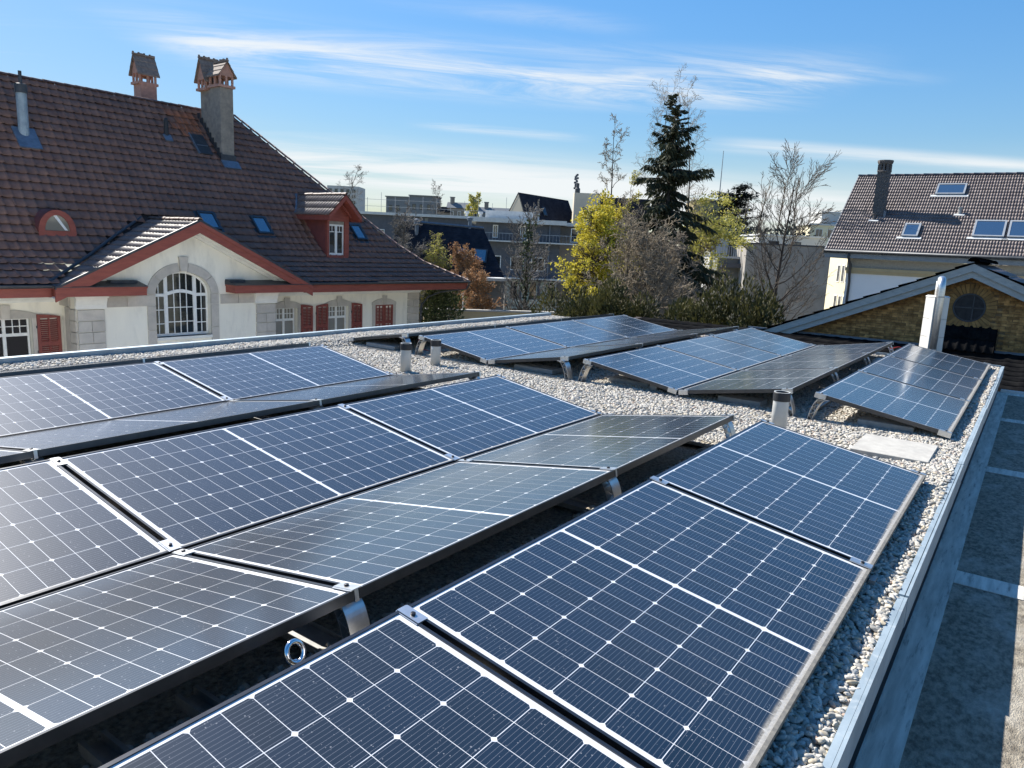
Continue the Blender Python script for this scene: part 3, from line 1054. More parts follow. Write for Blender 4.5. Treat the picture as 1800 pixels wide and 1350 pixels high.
# eye bolt
eb = thing("eye_bolt", "shiny steel eye bolt for safety ropes between the two front rows", "eye bolt", (-3.86, -1.13, 0.0))
ring = MB()
n = 24
ring.tube([(0.027 * math.cos(2 * PI * i / n), 0.012 * math.sin(2 * PI * i / n), 0.126 + 0.027 * math.sin(2 * PI * i / n)) for i in range(n + 1)], 0.008, 10, caps=False)
ring.build("ring", M['steel'], eb, smooth=True)
MB().lathe([(0.017, 0.075), (0.017, 0.088), (0.010, 0.096), (0.010, 0.1)], 14).build("collar", M['steel'], eb, smooth=False)
MB().lathe([(0.011, -0.09), (0.011, 0.075)], 12).build("shank", M['steel'], eb, smooth=True)
MB().box(-0.05, 0.05, -0.05, 0.05, -0.08, -0.074).tube([(0.03, 0.02, -0.08), (0.012, 0.008, 0.07)], 0.006, 8).build("foot_plate", M['alu'], eb)

# vent pipes
for (x, y, r, h, lab) in ((0.517, 2.60, 0.056, 0.30, "grey vent pipe with black cap, left one of the pair in the gravel"),
                          (1.10, 2.70, 0.056, 0.28, "grey vent pipe with black cap, right one of the pair, with a small sticker"),
                          (0.70, -1.17, 0.060, 0.335, "grey vent pipe with black cap standing alone behind the right front row")):
    t = thing("vent_pipe", lab, "vent pipe", (x, y, ZG), 0, "vent pipes standing in the gravel")
    MB().lathe([(r * 0.98, -0.04), (r * 0.98, h - 0.062)], 28, capt=False).build("pipe", M['pvc'], t, smooth=True)
    MB().lathe([(r * 1.04, h - 0.066), (r * 1.06, h - 0.055), (r * 1.06, h - 0.004), (r * 1.02, h), (r * 0.84, h), (r * 0.80, h - 0.05)], 28, capt=True).build("cap", M['black_rubber'], t)
    MB().lathe([(r * 1.0, h + 0.0005), (r * 1.01, h + 0.003), (r * 0.86, h + 0.003), (r * 0.85, h + 0.0005)], 28, capb=False, capt=False).build("rim", M['pvc'], t)
    if "sticker" in lab:
        MB().box(-r * 1.005, -r * 0.99, -0.012, 0.012, h - 0.10, h - 0.075).build("sticker", M['white_paint'], t)

# slabs
tag(MB().box(-0.30, 0.30, -0.25, 0.25, -0.01, 0.022).build("concrete_slab", M['concrete'], bevel=0.003), "pale concrete paving slab lying loose on the gravel path at right", "slab").location = (0.86, -1.97, ZG + 0.006)
for (x, y, lx, ly, lab) in ((1.66, -1.79, 0.20, 0.42, "grey ballast slab under the first right edge panel of the rear field"),
                            (1.72, -0.55, 0.20, 0.40, "dark ballast slab under the second row of the rear field"),
                            (1.80, 0.62, 0.20, 0.46, "dark ballast slab under the third row of the rear field"),
                            (1.70, 1.72, 0.22, 0.50, "dark ballast slab under the fourth row of the rear field"),
                            (1.62, 3.98, 0.22, 0.50, "grey ballast slab under the panel nearest the red roofed house")):
    o = MB().box(-lx / 2, lx / 2, -ly / 2, ly / 2, 0, 0.05).build("ballast_slab", M['slab_grey'], bevel=0.004)
    o.location = (x, y, ZG + 0.004)
    tag(o, lab, "slab", "ballast slabs under the rear panels")
o = MB().box(-0.25, 0.25, -0.04, 0.04, 0, 0.05).build("ballast_beam", M['slab_grey'], bevel=0.004)
o.location = (1.85, 0.30, ZG + 0.01)
tag(o, "narrow concrete beam lying under the third row of the rear field", "beam")

# cables and little fittings
cab = [("red_cable", "red cable sagging in the gap behind the fourth row, front field", [(-4.2, 1.09, -0.02), (-3.8, 1.12, 0.03), (-3.45, 1.15, 0.06), (-3.0, 1.10, 0.01), (-2.4, 1.14, 0.05), (-1.8, 1.10, 0.02)], 'red_cable'),
       ("red_cable", "short red cable at the far end of the rear field beside the flue", [(6.9, -1.0, 0.05), (6.95, -1.1, 0.09), (6.98, -1.2, 0.07), (7.0, -1.35, 0.02)], 'red_cable'),
       ("red_cable", "red cable loop hanging by the leg nearest the red roofed house", [(1.62, 3.43, 0.10), (1.60, 3.42, 0.05), (1.63, 3.40, -0.02), (1.75, 3.38, -0.05)], 'red_cable'),
       ("black_cable", "black cable lying over the rails between the two front rows", [(-3.3, -1.18, -0.03), (-2.9, -1.10, -0.035), (-2.3, -1.14, -0.03), (-1.7, -1.09, -0.035), (-1.2, -1.15, -0.03)], 'black_cable'),
       ("black_cable", "black cables tied in the rear gap beside the right edge row", [(1.9, -1.13, -0.03), (2.6, -1.09, -0.03), (3.4, -1.16, -0.035), (4.3, -1.1, -0.03), (5.2, -1.14, -0.03)], 'black_cable')]
for nm, lab, pts, mm in cab:
    tag(MB().tube(pts, 0.005, 6).build(nm, M[mm], smooth=True), lab, "cable")
jb = thing("junction_box", "white cable box in the rear gap beside the right edge row", "junction box", (5.45, -1.12, ZG))
MB().box(-0.16, 0.16, -0.07, 0.07, 0.03, 0.10).build("body", M['flue_white'], jb)
MB().box(-0.17, 0.17, -0.075, 0.075, 0.10, 0.112).build("lid", M['white_paint'], jb)
for k in range(5):
    MB().box(-0.14 + k * 0.06, -0.11 + k * 0.06, -0.076, 0.076, 0.113, 0.128).build("fin", M['alu'], jb)


# ------------------------------------------------------------------ roof tiles
def tile_unit(w, c, prof, th=0.028, lift=0.03):
    """prof: list of (fraction of width, height)"""
    P_ = len(prof)
    V = []
    for (fx, h) in prof:
        V.append((fx * w, 0.0, h + lift))
    for (fx, h) in prof:
        V.append((fx * w, c * 1.12, h * 1.0 + 0.002))
    for (fx, h) in prof:
        V.append((fx * w, 0.0, h + lift - th))
    F = []
    for i in range(P_ - 1):
        F.append((i, i + 1, P_ + i + 1, P_ + i))
        F.append((2 * P_ + i, 2 * P_ + i + 1, i + 1, i))
    F.append((0, P_, 2 * P_, 2 * P_))
    return np.array(V), F[:-1]


def lay_tiles(parent, name, mats, unit, m, indiv=0, key=None, mass_name=None):
    """mats: list of 4x4 numpy matrices (local to parent); the first `indiv` by key become parts of their own, the rest one mesh"""
    V, F = unit
    if key is not None:
        mats = sorted(mats, key=key)
    if indiv:
        me = np_mesh(name, V, F, m)
        for T in mats[:indiv]:
            o = bpy.data.objects.new(name, me)
            COL.objects.link(o)
            o.parent = parent
            o.matrix_local = Matrix(T.tolist())
    rest = mats[indiv:]
    if rest:
        A = np.array(rest)
        Vh = np.concatenate([V, np.ones((len(V), 1))], 1)
        VV = np.einsum('nij,vj->nvi', A, Vh)[:, :, :3].reshape(-1, 3)
        FF = (np.array(F)[None] + (np.arange(len(rest)) * len(V))[:, None, None]).reshape(-1, 4)
        o = link(mass_name or name + "s", np_mesh(mass_name or name + "s", VV, FF, m), parent)
        tag(o, kind='stuff')


def frame_T(o, a, u):
    a, u = np.array(a, float), np.array(u, float)
    a /= np.linalg.norm(a)
    u /= np.linalg.norm(u)
    n = np.cross(a, u)
    T = np.eye(4)
    T[:3, 0], T[:3, 1], T[:3, 2], T[:3, 3] = a, u, n, o
    return T


def ridge_caps(parent, pts, m, step=0.36, r=0.10, name="ridge_tile"):
    """half-round caps overlapping along a polyline"""
    V, F = [], []
    n = 6
    for (yy, rr) in ((0.0, r * 1.08), (step * 1.12, r * 0.92)):
        for k in range(n + 1):
            a = PI * k / n
            V.append((math.cos(a) * rr, yy, math.sin(a) * rr * 0.8))
    for k in range(n):
        F.append((k, k + 1, n + 2 + k, n + 1 + k))
    o = len(V)
    V += [(math.cos(PI * k / n) * r * 0.90, 0, math.sin(PI * k / n) * r * 0.62) for k in range(n + 1)]
    for k in range(n):
        F.append((k, k + 1, o + k + 1, o + k))
    me = np_mesh(name, V, F, m)
    rg = random.Random(3)
    for (p, q) in zip(pts[:-1], pts[1:]):
        p, q = np.array(p, float), np.array(q, float)
        d = np.linalg.norm(q - p)
        k = max(1, round(d / step))
        u = (q - p) / d
        side = np.cross(u, (0, 0, 1))
        side /= np.linalg.norm(side)
        for i in range(k):
            T = frame_T(p + u * d * i / k + np.array((0, 0, rg.uniform(-.006, .006))), side, u)
            ob = bpy.data.objects.new(name, me)
            COL.objects.link(ob)
            ob.parent = parent
            ob.matrix_local = Matrix(T.tolist())


def wall_open(mb, x0, x1, z0, z1, y0, y1, ops):
    """wall slab with rectangular openings (xa, xb, za, zb)"""
    xs = sorted({x0, x1, *[o[0] for o in ops], *[o[1] for o in ops]})
    for a, b in zip(xs[:-1], xs[1:]):
        col = [o for o in ops if o[0] <= a + 1e-6 and o[1] >= b - 1e-6]
        z = z0
        for o in sorted(col, key=lambda q: q[2]):
            if o[2] > z:
                mb.box(a, b, y0, y1, z, o[2])
            z = o[3]
        if z < z1:
            mb.box(a, b, y0, y1, z, z1)
    return mb


def slope_box(mb, xa, za, xb, zb, y0, y1, t):
    """slab whose top runs from (xa,za) to (xb,zb), thickness t measured downwards"""
    mb.hexa([(xa, y0, za - t), (xb, y0, zb - t), (xa, y1, za - t), (xb, y1, zb - t), (xa, y0, za), (xb, y0, zb), (xa, y1, za), (xb, y1, zb)])
    return mb


# ------------------------------------------------------------------ left house (local x along the front, y into the house)
lh = thing("schoolhouse", "ivory house with big red tiled hip roof, red eaves and an arched gable window", "house", (22.671, 19.585, 0), R(-3.0))
HP = [(0, -0.46), (1.5, 0.33), (2.4, 1.08), (7.47, 6.32)]


def zr(d):
    return float(np.interp(d, [p[0] for p in HP], [p[1] for p in HP]))


XL = -30.0
# roof body
V, F = [], []
for (d, z) in HP:
    z -= 0.03
    V += [(XL + d, d, z), (-d, d, z), (-d, 14.94 - d, z), (XL + d, 14.94 - d, z)]
for i in range(3):
    for k in range(4):
        if i == 0 and k == 0:
            continue
        F.append((i * 4 + k, i * 4 + (k + 1) % 4, i * 4 + 4 + (k + 1) % 4, i * 4 + 4 + k))
# the lowest front strip stops either side of the projecting gable
o = len(V)
V += [(-17.85, 0, HP[0][1] - .03), (-17.85, 1.5, HP[1][1] - .03), (-9.25, 0, HP[0][1] - .03), (-9.25, 1.5, HP[1][1] - .03)]
F += [(0, o, o + 1, 4), (o + 2, 1, 5, o + 3)]
MB().add(V, F).build("roof", M['underlay'], lh)
# courses of tiles on the front slope
arc = [0]
for a, b in zip(HP[:-1], HP[1:]):
    arc.append(arc[-1] + math.hypot(b[0] - a[0], b[1] - a[1]))


def roof_at(t):
    return float(np.interp(t, arc, [p[0] for p in HP])), float(np.interp(t, arc, [p[1] for p in HP]))


TW, NC = 0.30, 27
TC = arc[-1] / NC
red_unit = tile_unit(TW, TC, [(0, 0.024), (0.10, 0.032), (0.20, 0.022), (0.27, 0.003), (0.60, 0.0), (0.93, 0.003), (1.0, 0.024)], 0.013, 0.055)
rg = random.Random(11)
main_tiles = []
for j in range(NC):
    d0, z0 = roof_at(j * TC)
    d1, z1 = roof_at(min((j + 1) * TC, arc[-1]))
    xa, xb = max(XL + d0, -24.5), -d0 - 0.02
    k = int((xb - xa) / TW) + 1
    sh = 0.0
    for i in range(k):
        x = xb - (i + 1) * TW + sh
        if x + TW > -d1 + 0.02:
            continue
        # leave out what the front gable roof covers
        if d0 < 2.98:
            wv = 4.42 * (1 - (max(z0, -0.52) + 0.52) / 2.16)
            if abs(x + TW / 2 + 13.56) < wv - 0.1:
                continue
        T = frame_T((x, d0 + rg.uniform(-.008, .008), z0 + 0.012 + rg.uniform(-.004, .006)), (1, rg.uniform(-.006, .006), rg.uniform(-.012, .012)), (0, d1 - d0, z1 - z0))
        main_tiles.append(T)
lay_tiles(lh, "roof_tile", main_tiles, red_unit, M['tile_red'], 260, key=lambda T: (T[0, 3] + 28) ** 2 + (T[1, 3] + 7) ** 2 + (50 if T[0, 3] < -20.3 else 0) * 100, mass_name="roof_tiles")
# orange repair patch beside the chimney
orange = []
for j in range(22, 26):
    d0, z0 = roof_at(j * TC)
    d1, z1 = roof_at((j + 1) * TC)
    for i in range(3 + (j % 2)):
        orange.append(frame_T((-9.95 - i * TW, d0 - 0.01, z0 + 0.030), (1, 0, 0), (0, d1 - d0, z1 - z0)))
V, F = red_unit
ome = np_mesh("roof_tile", V, F, M['tile_orange'])
for T in orange:
    ob = link("roof_tile", ome, lh, Matrix(T.tolist()))
    ob['label'] = "fresh orange roof tile"
ridge_caps(lh, [(-24.5, 7.47, 6.34), (-7.47, 7.47, 6.34)], M['tile_red'])
ridge_caps(lh, [(-d, d, z + 0.02) for d, z in HP], M['tile_red'])

# main walls
mwl = MB()
opsR = [(-9.63, -8.57, -3.1, -1.53), (-7.09, -6.0, -3.1, -1.53)]
wall_open(mwl, -10.38, -1.85, -7.9, -0.82, 1.40, 1.75, opsR)
opsL = [(-19.42, -18.05, -3.1, -1.52), (-22.9, -21.5, -3.1, -1.52)]
wall_open(mwl, -28.5, -17.2, -7.9, -0.82, 1.40, 1.75, opsL)
mwl.box(-2.2, -1.852, 1.76, 13.5, -7.9, -0.82).box(-28.5, -28.1, 1.76, 13.5, -7.9, -0.82).box(-28.0, -2.3, 13.2, 13.5, -7.9, -0.82)
mwl.build("wall", M['render'], lh)
MB().box(-28, -2.3, 2.6, 2.7, -7.8, -0.9).build("interior_partition", M['underlay'], lh)

# projecting gable block with its arched opening
ACX, AHW, ASP, ATOP, ABOT = -13.87, 0.96, -0.80, -0.08, -2.22
NA_ = 20
arch_in = [(ACX - AHW, ABOT)] + [(ACX - AHW * math.cos(PI * i / NA_), ASP + (ATOP - ASP) * math.sin(PI * i / NA_)) for i in range(NA_ + 1)] + [(ACX + AHW, ABOT)]
bm = bmesh.new()
outer = [(-17.2, -7.9), (-10.38, -7.9), (-10.38, -0.42), (-13.56, 1.16), (-17.2, -0.62)]
vo = [bm.verts.new((x, 0.28, z)) for x, z in outer]
vi = [bm.verts.new((x, 0.28, z)) for x, z in arch_in]
ed = [bm.edges.new((vo[i], vo[(i + 1) % 5])) for i in range(5)] + [bm.edges.new((vi[i], vi[(i + 1) % len(vi)])) for i in range(len(vi))]
bmesh.ops.triangle_fill(bm, edges=ed, use_beauty=True)
vb = [bm.verts.new((x, 0.58, z)) for x, z in arch_in]
for i in range(len(vi)):
    j = (i + 1) % len(vi)
    bm.faces.new((vi[i], vi[j], vb[j], vb[i]))
for (a, b) in (((-17.2, -0.62), (-17.2, -7.9)), ((-10.38, -7.9), (-10.38, -0.42))):
    q = [bm.verts.new((a[0], 0.28, a[1])), bm.verts.new((b[0], 0.28, b[1])), bm.verts.new((b[0], 1.42, b[1])), bm.verts.new((a[0], 1.42, a[1]))]
    bm.faces.new(q)
me = bpy.data.meshes.new("gable_wall")
bm.to_mesh(me)
bm.free()
me.materials.append(M['render'])
link("gable_wall", me, lh)
# stone belt
for a, b in ((-16.40, -15.06), (-12.56, -11.19)):
    n = 2
    for k in range(n):
        MB().box(a + (b - a) * k / n + 0.008, a + (b - a) * (k + 1) / n - 0.008, 0.245, 0.30, -1.17, -0.84).build("belt_stone", M['stone'], lh)
# arch stones
ORW, ORT = 1.235, 0.22


def ell(t, out):
    return (ACX - (ORW if out else AHW) * math.cos(t), ASP + ((ORT - ASP) if out else (ATOP - ASP)) * math.sin(t))


cuts = [0, 0.36, 0.60, 1.40]
segs = [(0.0, 0.62), (0.62, 1.43), (PI - 1.43, PI - 0.62), (PI - 0.62, PI)]
for (a, b) in segs:
    a, b = a + 0.008, b - 0.008
    poly = [ell(a + (b - a) * i / 6, True) for i in range(7)] + [ell(b - (b - a) * i / 6, False) for i in range(7)]
    MB().prism(poly, 1, 0.24, 0.30).build("arch_stone", M['stone'], lh)
MB().prism([(ACX - 0.115, -0.06), (ACX + 0.115, -0.06), (ACX + 0.15, 0.38), (ACX + 0.17, 0.42), (ACX - 0.17, 0.42), (ACX - 0.15, 0.38)], 1, 0.19, 0.30).build("keystone", M['stone'], lh)
for s in (-1, 1):
    xa, xb = sorted((ACX + s * AHW, ACX + s * ORW))
    for z0, z1 in ((-1.16, -0.81), (-1.95, -1.175), (-2.75, -1.965)):
        MB().box(xa, xb, 0.24, 0.30, z0, z1).build("arch_stone", M['stone'], lh)
MB().box(ACX - AHW, ACX + AHW, 0.22, 0.56, ABOT - 0.10, ABOT).build("sill", M['plaster_white'], lh)


def window(parent, x0, x1, z0, z1, y, ncol_top, rows_top, transom, mullions, pane_mat, name="window", fr=0.055):
    """white casement: frame with glass behind; transom height, mullion x positions, small panes in the top light"""
    w_ = MB()
    w_.box(x0, x0 + fr, y, y + 0.06, z0, z1).box(x1 - fr, x1, y, y + 0.06, z0, z1).box(x0 + fr, x1 - fr, y, y + 0.06, z1 - fr, z1).box(x0 + fr, x1 - fr, y, y + 0.06, z0, z0 + fr)
    w_.box(x0 + fr, x1 - fr, y - 0.012, y + 0.055, transom - 0.045, transom + 0.045)
    for mx in mullions:
        w_.box(mx - 0.045, mx + 0.045, y - 0.008, y + 0.058, z0 + fr, transom - 0.045)
        w_.box(mx - 0.045, mx + 0.045, y - 0.008, y + 0.058, transom + 0.045, z1 - fr)
    o = w_.build(name, M['white_paint'], parent)
    b = MB()
    edges = [x0 + fr] + [q for mx in mullions for q in (mx - 0.045, mx + 0.045)] + [x1 - fr]
    for a, c in zip(edges[::2], edges[1::2]):
        for i in range(1, ncol_top):
            xx = a + (c - a) * i / ncol_top
            b.box(xx - 0.013, xx + 0.013, y + 0.008, y + 0.045, transom + 0.045, z1 - fr)
        for j in range(1, rows_top):
            zz2 = transom + 0.045 + (z1 - fr - transom - 0.045) * j / rows_top
            b.box(a, c, y + 0.010, y + 0.043, zz2 - 0.013, zz2 + 0.013)
    b.build("glazing_bars", M['white_paint'], o)
    for a, c in zip(edges[::2], edges[1::2]):
        MB().box(a, c, y + 0.028, y + 0.034, z0 + fr, transom - 0.045).build("pane", pane_mat, o)
        MB().box(a, c, y + 0.028, y + 0.034, transom + 0.045, z1 - fr).build("pane", pane_mat, o)
    return o


# arched window
aw = MB()
y0 = 0.50
fr = 0.055


def arch_z(x, inset=0.0):
    q = max(0.0, 1 - ((x - ACX) / (AHW - inset)) ** 2)
    return ASP + (ATOP - inset - ASP) * math.sqrt(q)


ring_o = [(ACX - AHW * math.cos(PI * i / NA_), ASP + (ATOP - ASP) * math.sin(PI * i / NA_)) for i in range(NA_ + 1)]
ring_i = [(ACX - (AHW - fr) * math.cos(PI * i / NA_), ASP + (ATOP - fr - ASP) * math.sin(PI * i / NA_)) for i in range(NA_ + 1)]
for i in range(NA_):
    aw.prism([ring_o[i], ring_o[i + 1], ring_i[i + 1], ring_i[i]], 1, y0, y0 + 0.06)
aw.box(ACX - AHW, ACX - AHW + fr, y0, y0 + 0.06, ABOT, ASP).box(ACX + AHW - fr, ACX + AHW, y0, y0 + 0.06, ABOT, ASP)
aw.box(ACX - AHW + fr, ACX + AHW - fr, y0, y0 + 0.06, ABOT, ABOT + 0.09)
MU = (ACX - 0.50, ACX + 0.50)
for mx in MU:
    aw.box(mx - 0.06, mx + 0.06, y0 - 0.01, y0 + 0.062, ABOT + 0.09, arch_z(mx + math.copysign(0.06, mx - ACX), 0.02))
nseg = 10
for i in range(nseg):   # curved transom between the mullions
    xa, xb = MU[0] + 0.06 + (0.88) * i / nseg, MU[0] + 0.06 + 0.88 * (i + 1) / nseg
    za = -0.86 + 0.085 * math.sin(PI * i / nseg)
    zb = -0.86 + 0.085 * math.sin(PI * (i + 1) / nseg)
    aw.hexa([(xa, y0 - .012, za), (xb, y0 - .012, zb), (xa, y0 + .055, za), (xb, y0 + .055, zb), (xa, y0 - .012, za + .11), (xb, y0 - .012, zb + .11), (xa, y0 + .055, za + .11), (xb, y0 + .055, zb + .11)])
for s in (-1, 1):
    xa, xb = sorted((ACX + s * (AHW - fr), ACX + s * 0.56))
    aw.box(xa, xb, y0 - 0.012, y0 + 0.055, -0.90, -0.80)
awo = aw.build("window", M['white_paint'], lh)
gb = MB()
for i in (1, 2, 3):
    xx = MU[0] + 0.06 + 0.88 * i / 4
    gb.box(xx - 0.014, xx + 0.014, y0 + 0.01, y0 + 0.045, -0.76, arch_z(xx, 0.04))
    gb.box(xx - 0.014, xx + 0.014, y0 + 0.01, y0 + 0.045, ABOT + 0.09, -0.80)
for zc in (-1.27, -1.75):
    gb.box(MU[0] + 0.06, MU[1] - 0.06, y0 + 0.012, y0 + 0.043, zc - 0.014, zc + 0.014)
for s in (-1, 1):
    xx = ACX + s * 0.74
    gb.box(xx - 0.014, xx + 0.014, y0 + 0.01, y0 + 0.045, ABOT + 0.09, -0.90)
    gb.box(xx - 0.014, xx + 0.014, y0 + 0.01, y0 + 0.045, -0.80, arch_z(xx, 0.04))
    xa, xb = sorted((ACX + s * (AHW - fr), ACX + s * 0.56))
    for zc in (-1.34, -1.80):
        gb.box(xa, xb, y0 + 0.012, y0 + 0.043, zc - 0.014, zc + 0.014)
gb.build("glazing_bars", M['white_paint'], awo)
pane_poly = [(ACX - AHW + 0.02, ABOT + 0.03)] + [(x, z) for x, z in ring_i] + [(ACX + AHW - 0.02, ABOT + 0.03)]
MB().prism(pane_poly, 1, y0 + 0.026, y0 + 0.032).build("pane", M['glass'], awo)
MB().box(ACX - 1.1, ACX + 1.1, 1.9, 1.95, -3, 0.1).build("interior_wall", M['chim_render'], lh)


def quoins(x0, x1, y, ztop, zbot, h, name="quoin_stone", side=None):
    z = ztop
    k = 0
    while z > zbot:
        z1 = z - h
        if k % 3 == 0 or k == 0:
            cutsx = [x0, x1]
        else:
            cutsx = [x0, (x0 + x1) / 2 + (0.0 if k % 3 == 1 else 0.02), x1]
        for a, b in zip(cutsx[:-1], cutsx[1:]):
            MB().box(a + (0.007 if a != x0 else 0), b - (0.007 if b != x1 else 0), y - 0.055, y + 0.02, z1 + 0.012, z - 0.010).build(name, M['stone'], lh)
        if side is not None:
            MB().box(side - 0.055, side + 0.004, y + 0.022, y + 0.42, z1 + 0.012, z - 0.010).build(name, M['stone'], lh)
        z = z1
        k += 1


quoins(-17.2, -16.43, 0.28, -1.22, -3.4, 0.345, side=-17.2)
quoins(-11.17, -10.38, 0.28, -1.22, -3.4, 0.345)
quoins(-2.56, -1.85, 1.40, -1.06, -3.4, 0.325)
for xa, xb in ((-17.2, -16.43), (-11.17, -10.38)):
    c = MB()
    c.prism([(0.28, -1.20), (0.20, -1.20), (0.20, -1.07), (0.13, -0.93), (0.12, -0.80), (0.28, -0.80)], 0, xa - 0.06, xb + 0.06)
    c.box(xa - 0.10, xb + 0.10, 0.09, 0.28, -0.862, -0.799)
    c.build("pilaster_cap", M['plaster_white'], lh)
MB().box(-17.26, -17.201, 0.72, 1.40, -1.16, -0.86).box(-17.25, -17.201, 0.75, 1.05, -3.4, -1.18).build("side_stone", M['stone'], lh)

# cornices and eaves
co = MB()
for xa, xb in ((-28.4, -17.2), (-10.38, -1.78)):
    co.prism([(1.40, -1.06), (1.36, -1.06), (1.33, -1.0), (1.26, -0.95), (1.20, -0.90), (1.20, -0.83), (1.40, -0.83)], 0, xa, xb)
co.build("cornice", M['plaster_white'], lh)
so = MB()
so.box(-28.4, -17.95, 0.085, 1.9, -0.815, -0.795).box(-9.2, -0.09, 0.085, 1.9, -0.815, -0.795).box(-1.9, -0.09, 1.91, 13.5, -0.815, -0.795)
so.build("soffit", M['plaster_white'], lh)
fa = MB()
fa.box(-28.4, -17.95, 0.0, 0.08, -0.80, -0.50).box(-9.25, -0.085, 0.0, 0.08, -0.83, -0.53).box(-0.083, 0.0, 0.0, 14.9, -0.83, -0.53)
fa.build("fascia", M['red_wood'], lh)
gu = MB()
for xa, xb in ((-28.4, -17.9), (-9.2, 0.06)):
    gu.prism([(-0.09 + 0.07 * math.cos(a), -0.46 - 0.01 + 0.07 * math.sin(a)) for a in np.linspace(PI, 2 * PI, 7)] + [(-0.025, -0.455), (0.03, -0.43), (-0.16, -0.455)][:2] + [(-0.16, -0.450)], 0, xa, xb)
gu.build("gutter", M['dark_metal'], lh)
for i in range(12):
    x = -0.4 - i * 0.75
    if x > -9.2:
        MB().box(x - 0.012, x + 0.012, -0.165, 0.02, -0.452, -0.440).build("gutter_bracket", M['dark_metal'], lh)
MB().tube([(0.0, -0.08, -0.50), (0.02, -0.07, -0.62), (-0.06, 0.0, -0.82), (-0.5, 0.42, -0.90), (-1.0, 0.85, -1.02), (-1.45, 1.18, -1.26), (-1.70, 1.33, -1.62), (-1.76, 1.335, -2.1), (-1.76, 1.335, -7.8)], 0.045, 8).build("downpipe", M['dark_metal'], lh, smooth=True)

# gable (pediment) roof
PX0, PZ0 = -13.56, 1.60
PF = -0.35
for s in (-1, 1):
    xf, zf = PX0 + s * 4.42, -0.54
    bb = MB()
    slope_box(bb, PX0, PZ0 - 0.02, xf, zf - 0.02, PF, PF + 0.07, 0.36)
    slope_box(bb, PX0, PZ0 - 0.02, xf + s * -0.0, zf - 0.02, PF - 0.03, PF - 0.001, 0.13)
    bb.build("bargeboard", M['red_wood'], lh)
    sf = MB()
    slope_box(sf, PX0, PZ0 - 0.26, xf, zf - 0.26, PF + 0.071, 0.30, 0.03)
    slope_box(sf, PX0, PZ0 - 0.29, PX0 + s * 3.9, PZ0 - 0.29 - 2.14 * 3.9 / 4.42, 0.10, 0.279, 0.09)
    slope_box(sf, PX0, PZ0 - 0.38, PX0 + s * 3.75, PZ0 - 0.38 - 2.14 * 3.75 / 4.42, 0.18, 0.279, 0.10)
    sf.build("raking_cornice", M['plaster_white'], lh)
    rb = MB()
    # roof plane back to the valley
    rb.add([(PX0, PF, PZ0 - 0.001), (xf, PF, zf - 0.001), (xf, 0.05, zf - 0.001), (PX0, 3.3, PZ0 - 0.001)], [(0, 1, 2, 3)])
    rb.build("gable_roof", M['underlay'], lh)
    vg = MB()
    slope_box(vg, PX0, PZ0 + 0.055, xf, zf + 0.055, PF - 0.02, PF + 0.04, 0.075)
    vg.build("verge_strip", M['dark_metal'], lh)
    # tiles on this slope
    su = np.array((-s * 4.42, 0, 2.14))
    sl = np.linalg.norm(su)
    su = su / sl
    nC = 14
    c = sl / nC
    unit = tile_unit(0.21, c, [(0, 0.018), (0.12, 0.024), (0.25, 0.016), (0.33, 0.0), (0.62, 0.0), (0.9, 0.002), (1.0, 0.018)], 0.026, 0.030)
    ts = []
    for j in range(nC):
        p = np.array((xf, 0, zf)) + su * (j * c)
        dmax = 0.05 + 3.2 * (j + 0.8) / nC
        k = int((dmax - (PF + 0.03)) / 0.21) + 1
        for i in range(k):
            y = PF + 0.04 + i * 0.21
            if s < 0:
                T = frame_T((p[0], y + 0.21, p[2] + rg.uniform(0, .006)), (0, -1, rg.uniform(-.01, .01)), su)
            else:
                T = frame_T((p[0], y, p[2] + rg.uniform(0, .006)), (0, 1, rg.uniform(-.01, .01)), su)
            ts.append(T)
    lay_tiles(lh, "roof_tile", ts, unit, M['tile_brown'], 150 if s < 0 else 0, mass_name="roof_tiles")
ridge_caps(lh, [(PX0, PF - 0.02, PZ0 + 0.04), (PX0, 3.1, PZ0 + 0.04)], M['tile_brown'], 0.33, 0.085)
MB().tube([(-17.95, 0.12, -0.36), (-16.4, 1.30, 0.34), (-15.3, 2.10, 0.92), (-13.9, 2.95, 1.66)], 0.05, 6).build("valley_gutter", M['dark_metal'], lh)
for (xa, xb, open_) in ((-17.93, -15.38, -15.38), (-12.34, -9.20, -12.34)):
    MB().box(xa, xb, PF + 0.01, 0.279, -0.775, -0.555).box(xa - 0.02, xb + 0.02, PF - 0.02, 0.279, -0.554, -0.505).build("cornice_return", M['red_wood'], lh)
    MB().hexa([(xa - .03, PF - .04, -.503), (xb + .03, PF - .04, -.503), (xa - .03, .279, -.503), (xb + .03, .279, -.503),
               (xa - .03, PF - .04, -.485), (xb + .03, PF - .04, -.485), (xa - .03, .279, -.36), (xb + .03, .279, -.36)]).build("return_cover", M['dark_metal'], lh)
    if open_ == -12.34:
        MB().box(-12.36, -11.75, 0.0, 0.278, -0.44, -0.33).build("cover_upstand", M['dark_metal'], lh)
    else:
        MB().box(-16.3, -15.5, 0.0, 0.278, -0.44, -0.33).build("cover_upstand", M['dark_metal'], lh)

# main floor windows, lintels and shutters
wA = window(lh, -9.63, -8.62, -3.1, -1.53, 1.56, 3, 2, -2.02, [-9.13], M['glass_curtain'])
wB = window(lh, -7.07, -6.02, -3.1, -1.53, 1.56, 3, 2, -2.02, [-6.54], M['glass_curtain'])
wL = window(lh, -19.40, -18.07, -3.1, -1.52, 1.56, 3, 2, -2.03, [-18.74], M['glass'])
wL2 = window(lh, -22.9, -21.5, -3.1, -1.52, 1.56, 3, 2, -2.03, [-22.2], M['glass'])


